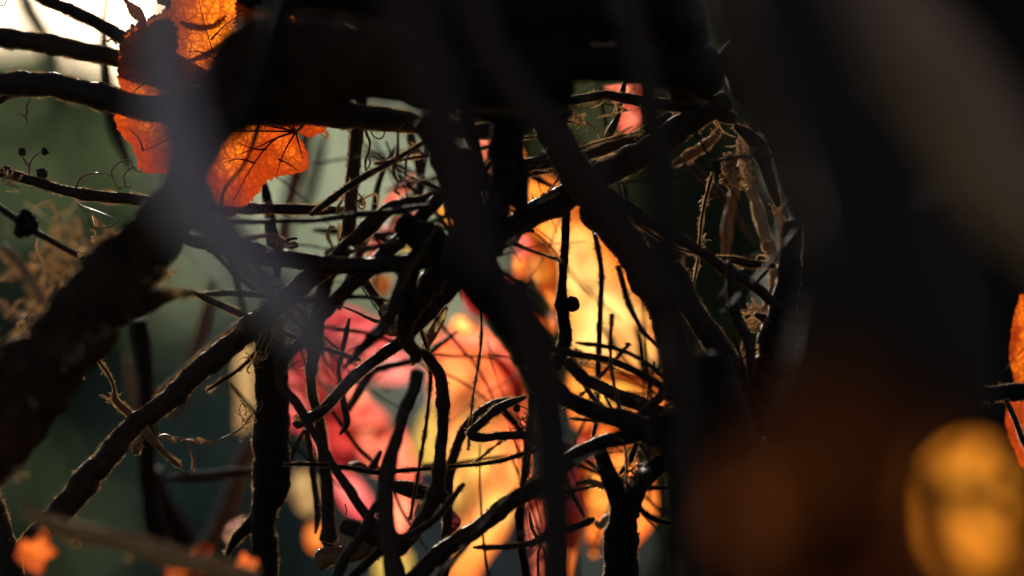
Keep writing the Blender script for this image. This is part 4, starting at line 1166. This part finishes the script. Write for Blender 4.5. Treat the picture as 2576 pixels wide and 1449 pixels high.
leaf("pink pointed leaf tip left of the big amber leaf", [(1288, 590), (1322, 588), (1332, 620), (1318, 650), (1306, 640)], (1312, 618), 0.095, 'pink')
leaf("orange leaf behind the slanting stems under the big amber leaf",
     [(1425, 950), (1500, 925), (1580, 930), (1650, 945), (1690, 990), (1680, 1040), (1600, 1085), (1500, 1075), (1430, 1062), (1418, 1000)], (1540, 1000), 0.105, 'amber', cup=.2, wrinkle=.009)
leaf("reddish orange leaf below the broad slanting stem", [(1470, 1090), (1520, 1070), (1590, 1075), (1600, 1100), (1560, 1125), (1490, 1135), (1465, 1120)], (1530, 1100), 0.100, 'orange', wrinkle=.003)
leaf("rounded salmon leaf piece with a toothed dark edge near it", [(1462, 1090), (1495, 1080), (1512, 1110), (1505, 1140), (1470, 1150), (1455, 1120)], (1485, 1115), 0.095, 'salmon')
leaf("slim orange leaf at the right behind the fuzzy stem", [(1748, 935), (1772, 930), (1800, 965), (1792, 1000), (1772, 1012), (1758, 985)], (1774, 968), 0.065, 'orange')
leaf("tall narrow orange leaf beside the fork's left arm", [(1455, 1165), (1500, 1150), (1545, 1165), (1560, 1210), (1556, 1260), (1545, 1310), (1515, 1340), (1500, 1400), (1482, 1370), (1470, 1300), (1458, 1230)], (1506, 1240), 0.100, 'amber', wrinkle=.011)
leaf("round orange leaf between the two fork arms", [(1530, 1145), (1560, 1136), (1590, 1150), (1600, 1190), (1590, 1220), (1560, 1230), (1540, 1200)], (1565, 1180), 0.095, 'orange')
leaf("long orange leaf right of the fork trunk", [(1610, 1200), (1635, 1205), (1648, 1250), (1642, 1310), (1615, 1350), (1585, 1378), (1572, 1340), (1590, 1260)], (1614, 1285), 0.100, 'orange', wrinkle=.003)
leaf("red sliver leaf hanging to the bottom edge", [(1330, 1258), (1368, 1240), (1380, 1300), (1382, 1380), (1378, 1470), (1352, 1470), (1342, 1400), (1330, 1330)], (1358, 1350), 0.095, 'salmon', wrinkle=.007)
leaf("dark maroon leaf behind the grey upright at the bottom", [(1380, 1180), (1420, 1120), (1462, 1150), (1466, 1240), (1455, 1330), (1425, 1380), (1390, 1330)], (1425, 1250), 0.105, 'maroon')
leaf("red-orange curled leaf edge at the bottom beside the grey upright", [(1420, 1290), (1450, 1282), (1460, 1340), (1440, 1400), (1425, 1470), (1408, 1460), (1412, 1370)], (1434, 1360), 0.100, 'orange')
leaf("large amber leaf with a red upper rim, lower centre",
     [(1072, 920), (1100, 850), (1142, 812), (1200, 822), (1258, 862), (1306, 930), (1334, 1010), (1344, 1120), (1330, 1230), (1285, 1300), (1225, 1350), (1165, 1400), (1135, 1430), (1128, 1360), (1135, 1280), (1122, 1180), (1112, 1080), (1086, 1000)],
     (1215, 1120), 0.115, 'sunset', grad=(.5, -1.0), cup=.4, tilt=(-.2, .1), wrinkle=.011, veins=[[(1150, 812), (1190, 950), (1220, 1120), (1200, 1330)], [(1180, 920), (1240, 950), (1310, 1000)], [(1200, 1040), (1260, 1090), (1330, 1120)], [(1212, 1120), (1160, 1180), (1130, 1220)]], vw=4)
leaf("crimson curled margin above the lower amber leaf", [(1118, 850), (1150, 822), (1210, 832), (1262, 872), (1300, 930), (1322, 985), (1296, 975), (1255, 915), (1210, 880), (1160, 868)], (1225, 870), 0.100, 'salmon', wrinkle=.003)
leaf("thin red leaf edge along the right of the amber leaf", [(1225, 895), (1250, 890), (1290, 930), (1318, 985), (1312, 1010), (1280, 970), (1250, 930)], (1278, 945), 0.095, 'red')
leaf("yellow dry leaf scrap over the amber leaf's top", [(1138, 800), (1160, 790), (1180, 812), (1200, 835), (1160, 842), (1135, 828)], (1162, 818), 0.070, 'gold')
leaf("deep red leaf behind the heart of the tangle", [(1162, 722), (1200, 706), (1250, 708), (1290, 718), (1298, 760), (1270, 790), (1215, 792), (1175, 772)], (1230, 748), 0.095, 'red', wrinkle=.003)
leaf("pink leaf with a salmon foot hanging at upper centre left",
     [(795, 800), (840, 778), (900, 782), (955, 815), (1015, 870), (1042, 912), (1030, 950), (985, 965), (930, 955), (880, 945), (862, 975), (835, 950), (812, 905)],
     (905, 880), 0.110, 'pink', grad=(-.4, -.9), cup=.3, wrinkle=.009, veins=[[(840, 780), (900, 860), (990, 950)], [(880, 830), (850, 900), (840, 950)]])
leaf("salmon leaf lobe under the upper pink leaf", [(806, 880), (832, 862), (852, 880), (858, 930), (840, 965), (815, 940)], (832, 915), 0.100, 'salmon')
leaf("small peach leaf lobe right of the thin upright", [(868, 970), (895, 960), (922, 985), (925, 1030), (895, 1045), (870, 1020)], (896, 1000), 0.105, 'salmon')
leaf("salmon diamond-shaped leaf in the lower middle", [(885, 1030), (920, 1010), (958, 1030), (985, 1080), (985, 1130), (962, 1190), (925, 1180), (900, 1130), (882, 1080)], (935, 1100), 0.110, 'salmon', grad=(-.3, -.7), cup=.2, wrinkle=.007)
leaf("crimson leaf behind the diamond-shaped one", [(820, 1000), (870, 1020), (890, 1090), (900, 1150), (885, 1190), (840, 1170), (815, 1110), (808, 1050)], (855, 1100), 0.120, 'red', wrinkle=.007)
leaf("rosy leaf at the edge of the massive black stem", [(700, 960), (722, 930), (758, 960), (790, 1010), (806, 1070), (780, 1092), (742, 1080), (712, 1050)], (748, 1015), 0.105, 'pink', wrinkle=.007)
leaf("crimson leaf fold beside the massive black stem", [(740, 890), (775, 870), (820, 960), (830, 1010), (800, 1030), (765, 980)], (788, 955), 0.115, 'red', wrinkle=.007)
leaf("narrow pink leaf between the grey stems", [(776, 1050), (805, 1060), (825, 1120), (828, 1175), (805, 1150), (786, 1100)], (803, 1110), 0.105, 'pink')
leaf("peach leaf tip right of the grey upright", [(1000, 1080), (1018, 1085), (1045, 1165), (1046, 1210), (1000, 1215), (982, 1180)], (1014, 1160), 0.110, 'salmon', wrinkle=.003)
leaf("dull pink leaf folded under the diamond-shaped one", [(826, 1180), (870, 1185), (910, 1220), (940, 1270), (920, 1310), (880, 1290), (845, 1240)], (882, 1242), 0.115, 'pink')
leaf("peach column-like leaf below the short stump", [(975, 1238), (1035, 1240), (1032, 1300), (1020, 1360), (1010, 1400), (990, 1370), (978, 1300)], (1006, 1310), 0.115, 'salmon')
leaf("yellow leaf piece at the bottom edge behind the grey stem", [(945, 1380), (1025, 1385), (1030, 1470), (948, 1470)], (988, 1425), 0.125, 'lime')
leaf("yellow-green leaf left of the pink leaves low down", [(738, 1198), (765, 1180), (792, 1200), (800, 1250), (785, 1290), (755, 1285), (738, 1245)], (768, 1238), 0.135, 'buff')
leaf("yellow-green leaf margin left of the lower amber leaf", [(1052, 1060), (1080, 1020), (1108, 1010), (1116, 1080), (1112, 1170), (1060, 1172), (1040, 1120)], (1082, 1095), 0.125, 'lime')
leaf("buff narrow leaf behind the massive black stem", [(590, 880), (618, 862), (640, 900), (640, 980), (630, 1060), (600, 1080), (598, 1000)], (617, 970), 0.145, 'buff')
leaf("long drooping orange tip below the lower amber leaf", [(1290, 1290), (1262, 1352), (1220, 1410), (1180, 1470), (1120, 1470), (1140, 1410), (1200, 1350), (1250, 1300)], (1200, 1390), 0.135, 'orange')
leaf("small orange spot leaf low in the middle left", [(775, 1330), (800, 1318), (826, 1335), (826, 1365), (800, 1385), (776, 1368)], (800, 1350), 0.145, 'orange')
leaf("pink leaf chip at the top of the peeling stem", [(1526, 218), (1570, 206), (1624, 202), (1628, 240), (1600, 275), (1560, 262), (1535, 238)], (1580, 232), 0.065, 'salmon', wrinkle=.003)
leaf("pink leaf strip hanging behind the funnel-ended stalk", [(1556, 262), (1600, 262), (1622, 290), (1608, 318), (1572, 338), (1556, 320)], (1586, 295), 0.065, 'salmon', wrinkle=.003)
leaf("bright salmon leaf chip in the dark upper middle", [(1188, 378), (1205, 345), (1225, 328), (1244, 334), (1246, 362), (1224, 382), (1200, 408), (1184, 418)], (1216, 366), 0.070, 'salmon', wrinkle=.002)
leaf("dim orange leaf strip below the salmon chip", [(1192, 412), (1222, 400), (1240, 430), (1236, 462), (1205, 455)], (1216, 432), 0.095, 'orange')
leaf("orange leaf sliver near the upper knot", [(1144, 335), (1172, 328), (1160, 342), (1146, 352)], (1156, 338), 0.065, 'orange')
leaf("small orange leaf edge under the frayed stem", [(1294, 385), (1304, 375), (1318, 400), (1320, 430), (1298, 432)], (1307, 408), 0.095, 'orange')
leaf("salmon leaf streak slanting through the middle", [(922, 650), (935, 605), (960, 570), (1000, 545), (1018, 540), (1012, 565), (985, 590), (960, 630), (942, 655)], (965, 600), 0.095, 'salmon', wrinkle=.007)
leaf("peach leaf wedge under the looping tendril", [(960, 520), (985, 480), (1015, 455), (1042, 440), (1038, 462), (1015, 490), (985, 512)], (1002, 485), 0.065, 'salmon', wrinkle=.002)
leaf("orange leaf scrap with a round top in the heart", [(1022, 545), (1038, 530), (1070, 528), (1062, 552), (1038, 560)], (1048, 545), 0.070, 'salmon')
leaf("orange leaf scrap like a bell in the heart", [(1102, 520), (1128, 512), (1140, 535), (1156, 566), (1130, 570), (1108, 560)], (1128, 545), 0.070, 'amber')
leaf("tiny lit leaf scrap above the peeling edge in the heart", [(1265, 528), (1280, 515), (1294, 520), (1290, 545), (1268, 548)], (1280, 532), 0.070, 'orange')
leaf("dull orange leaf patch in the dark gap below the sagging stem", [(930, 690), (960, 680), (988, 700), (985, 740), (955, 745), (932, 722)], (958, 712), 0.125, 'cider')
leaf("pink leaf crumb over the straight diagonal", [(1060, 770), (1080, 755), (1078, 790), (1060, 808)], (1070, 782), 0.065, 'pink')
leaf("dim brown leaf hanging behind the hairy upright", [(1288, 650), (1310, 640), (1320, 700), (1300, 720), (1290, 690)], (1303, 680), 0.095, 'orange')
leaf("orange textured leaf at the right edge", [(2566, 745), (2620, 738), (2680, 900), (2680, 1100), (2630, 1204), (2584, 1192), (2550, 1130), (2530, 1060), (2538, 1000), (2552, 965), (2540, 900), (2546, 820)], (2600, 960), .02, 'rust', cup=.1, wrinkle=.0016, jag=.012,
     veins=[[(2600, 740), (2580, 900), (2560, 1100)], [(2590, 860), (2555, 900), (2528, 930)], [(2570, 1060), (2545, 1090), (2530, 1120)]])
stem("dark horizontal stem crossing the right edge leaf", [(2400, 992, 40), (2450, 990, 38), (2500, 988, 38), (2560, 986, 40), (2640, 984, 40)], .012, 'black')
stem("thin dark twig slanting over the right edge leaf", [(2528, 1004, 12), (2548, 1045, 12), (2566, 1090, 13), (2600, 1160, 14)], .0, 'dark', name='dry_twig', cat='twig', group='twigs of the tangle')
leaf("blurred orange leaf speck at the bottom left", [(40, 1400), (58, 1360), (84, 1366), (112, 1335), (122, 1370), (140, 1390), (112, 1410), (104, 1440), (70, 1428)], (86, 1392), -.07, 'ember')
leaf("blurred orange leaf crumpled on the tan cane", [(410, 1450), (430, 1405), (470, 1400), (500, 1368), (535, 1372), (528, 1400), (560, 1410), (520, 1440), (470, 1475)], (485, 1418), -.05, 'ember', wrinkle=.003)
leaf("blurred orange leaf tip at the bottom beside the massive stem", [(580, 1430), (600, 1410), (612, 1388), (628, 1404), (648, 1408), (640, 1440), (610, 1470)], (614, 1426), -.055, 'ember')
leaf("translucent pinkish leaf flake low beside the offshoot", [(560, 1350), (572, 1320), (605, 1300), (630, 1298), (630, 1330), (600, 1370), (575, 1372)], (596, 1338), .04, 'pinkdry')

# ------------------------------------------------------------------ close to the lens, thrown far out of focus
FG = 'stems and leaves close to the lens'
stem("pale grey-violet stem close to the lens over the rust leaf", [(405, -60, 100), (410, 60, 115), (424, 200, 130), (438, 350, 150), (480, 500, 180), (560, 610, 175), (650, 710, 140), (760, 830, 95), (860, 960, 60)], -.25, 'grey', group=FG)  # pale bark colour stands in for veiling haze
stem("umber stem close to the lens across the top right", [(1990, -120, 250), (2150, 10, 250), (2290, 120, 250), (2390, 240, 250), (2470, 370, 250), (2570, 500, 250), (2760, 660, 250)], -.27, 'umber', group=FG)
stem("dim grey stem close to the lens slanting through the dark right", [(1800, -60, 110), (1870, 160, 100), (1950, 380, 100), (2040, 540, 110), (2150, 700, 130), (2300, 900, 140)], -.20, 'dull', group=FG)
stem("dark upright stem close to the lens right of the centre", [(1560, -60, 74), (1600, 120, 74), (1640, 300, 74), (1668, 480, 74), (1685, 640, 74), (1700, 820, 76), (1722, 1000, 78), (1735, 1200, 80), (1738, 1500, 84)], -.13, 'dull', group=FG)
stem("dark slanting stem close to the lens from the top to the amber leaf", [(1170, -60, 90), (1230, 120, 90), (1320, 260, 90), (1410, 370, 90), (1500, 480, 90), (1590, 620, 80), (1660, 760, 70)], -.14, 'dull', group=FG)
stem("broad brownish stem close to the lens through the top middle", [(1010, -60, 130), (1060, 120, 130), (1110, 280, 130), (1150, 400, 120), (1190, 560, 110), (1230, 700, 100)], -.2, 'dull', group=FG)
stem("grey upright stem close to the lens at the lower centre", [(1290, 700, 90), (1340, 850, 96), (1376, 1000, 96), (1390, 1150, 96), (1398, 1300, 90), (1400, 1500, 90)], -.12, 'dull', group=FG)
stem("dark stem close to the lens just right of the rust leaf", [(740, -60, 60), (700, 60, 60), (660, 200, 60), (628, 290, 70), (600, 340, 60)], -.12, 'black', group=FG)
stem("black stem close to the lens filling the lower right", [(1780, 900, 110), (1800, 1050, 150), (1820, 1200, 150), (1830, 1500, 150)], -.05, 'black', group=FG)
stem("dark stem close to the lens right of the lowest orange leaf", [(1680, 1040, 70), (1705, 1180, 66), (1712, 1300, 66), (1716, 1480, 70)], -.03, 'black', group=FG)
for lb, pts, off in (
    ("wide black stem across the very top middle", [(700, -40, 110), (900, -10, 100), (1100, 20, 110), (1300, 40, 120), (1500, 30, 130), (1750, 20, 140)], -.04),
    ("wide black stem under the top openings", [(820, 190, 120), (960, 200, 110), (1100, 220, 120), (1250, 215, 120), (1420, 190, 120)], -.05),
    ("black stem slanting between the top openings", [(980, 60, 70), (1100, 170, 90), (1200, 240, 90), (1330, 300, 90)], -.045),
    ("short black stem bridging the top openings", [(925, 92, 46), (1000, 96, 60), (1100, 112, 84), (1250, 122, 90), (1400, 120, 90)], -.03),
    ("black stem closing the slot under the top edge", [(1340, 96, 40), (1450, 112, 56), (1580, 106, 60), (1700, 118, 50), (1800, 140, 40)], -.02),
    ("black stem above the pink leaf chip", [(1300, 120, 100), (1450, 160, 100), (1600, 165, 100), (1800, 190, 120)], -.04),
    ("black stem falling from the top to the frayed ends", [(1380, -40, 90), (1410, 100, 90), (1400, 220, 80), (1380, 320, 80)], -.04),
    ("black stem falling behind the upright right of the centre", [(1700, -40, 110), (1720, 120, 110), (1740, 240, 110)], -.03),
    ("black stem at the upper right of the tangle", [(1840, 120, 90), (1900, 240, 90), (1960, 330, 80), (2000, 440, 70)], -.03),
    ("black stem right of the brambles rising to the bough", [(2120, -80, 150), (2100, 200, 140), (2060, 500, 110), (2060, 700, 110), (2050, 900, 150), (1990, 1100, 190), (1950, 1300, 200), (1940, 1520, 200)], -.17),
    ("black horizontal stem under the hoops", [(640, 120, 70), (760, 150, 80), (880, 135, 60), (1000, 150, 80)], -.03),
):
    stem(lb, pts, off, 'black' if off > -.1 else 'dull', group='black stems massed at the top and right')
stem("soft black stem close to the lens beside the right edge leaf", [(2380, 500, 150), (2400, 700, 160), (2420, 880, 160), (2430, 1040, 150)], -.16, 'dull', group=FG)
stem("added huge dim brown stem very close to the lens, veiling the right", [(1960, -100, 300), (2020, 100, 330), (2130, 400, 350), (2220, 700, 380), (2280, 1000, 380)], -.36, 'dull', group=FG)  # added stem whose blur lifts the blacks like lens veil
FGL = 'leaves close to the lens'
leaf("bright honey leaf close to the lens in the lower right", [(2325, 1300), (2330, 1200), (2380, 1130), (2450, 1105), (2520, 1140), (2555, 1220), (2560, 1310), (2535, 1390), (2450, 1420), (2350, 1400)], (2440, 1260), -.22, 'honey', cup=.2, wrinkle=.002, nth=80, nr=12, group=FGL)
leaf("second honey leaf close to the lens cut by the bottom right corner", [(2380, 1410), (2480, 1395), (2640, 1390), (2700, 1500), (2600, 1560), (2400, 1530)], (2540, 1480), -.32, 'honey', nth=80, nr=12, group=FGL)
leaf("large cider brown leaf close to the lens, lower right", [(1850, 1240), (1900, 1060), (2020, 930), (2180, 900), (2320, 960), (2380, 1100), (2360, 1300), (2330, 1500), (2000, 1560), (1840, 1450)], (2120, 1230), -.38, 'cider', cup=.1, nth=80, nr=12, group=FGL)
leaf("olive brown leaf close to the lens in front of the cider one", [(2030, 1360), (2060, 1280), (2140, 1240), (2220, 1280), (2260, 1380), (2230, 1500), (2060, 1520)], (2145, 1380), -.38, 'olive', nth=80, nr=12, group=FGL)
leaf("ember red leaf close to the lens, low by the shreds", [(1850, 1300), (1900, 1220), (1980, 1240), (2010, 1340), (1970, 1450), (1880, 1440)], (1930, 1340), -.37, 'cider', nth=80, nr=12, group=FGL)

for o in SC.objects:
    if '_b' in o:
        del o['_b']
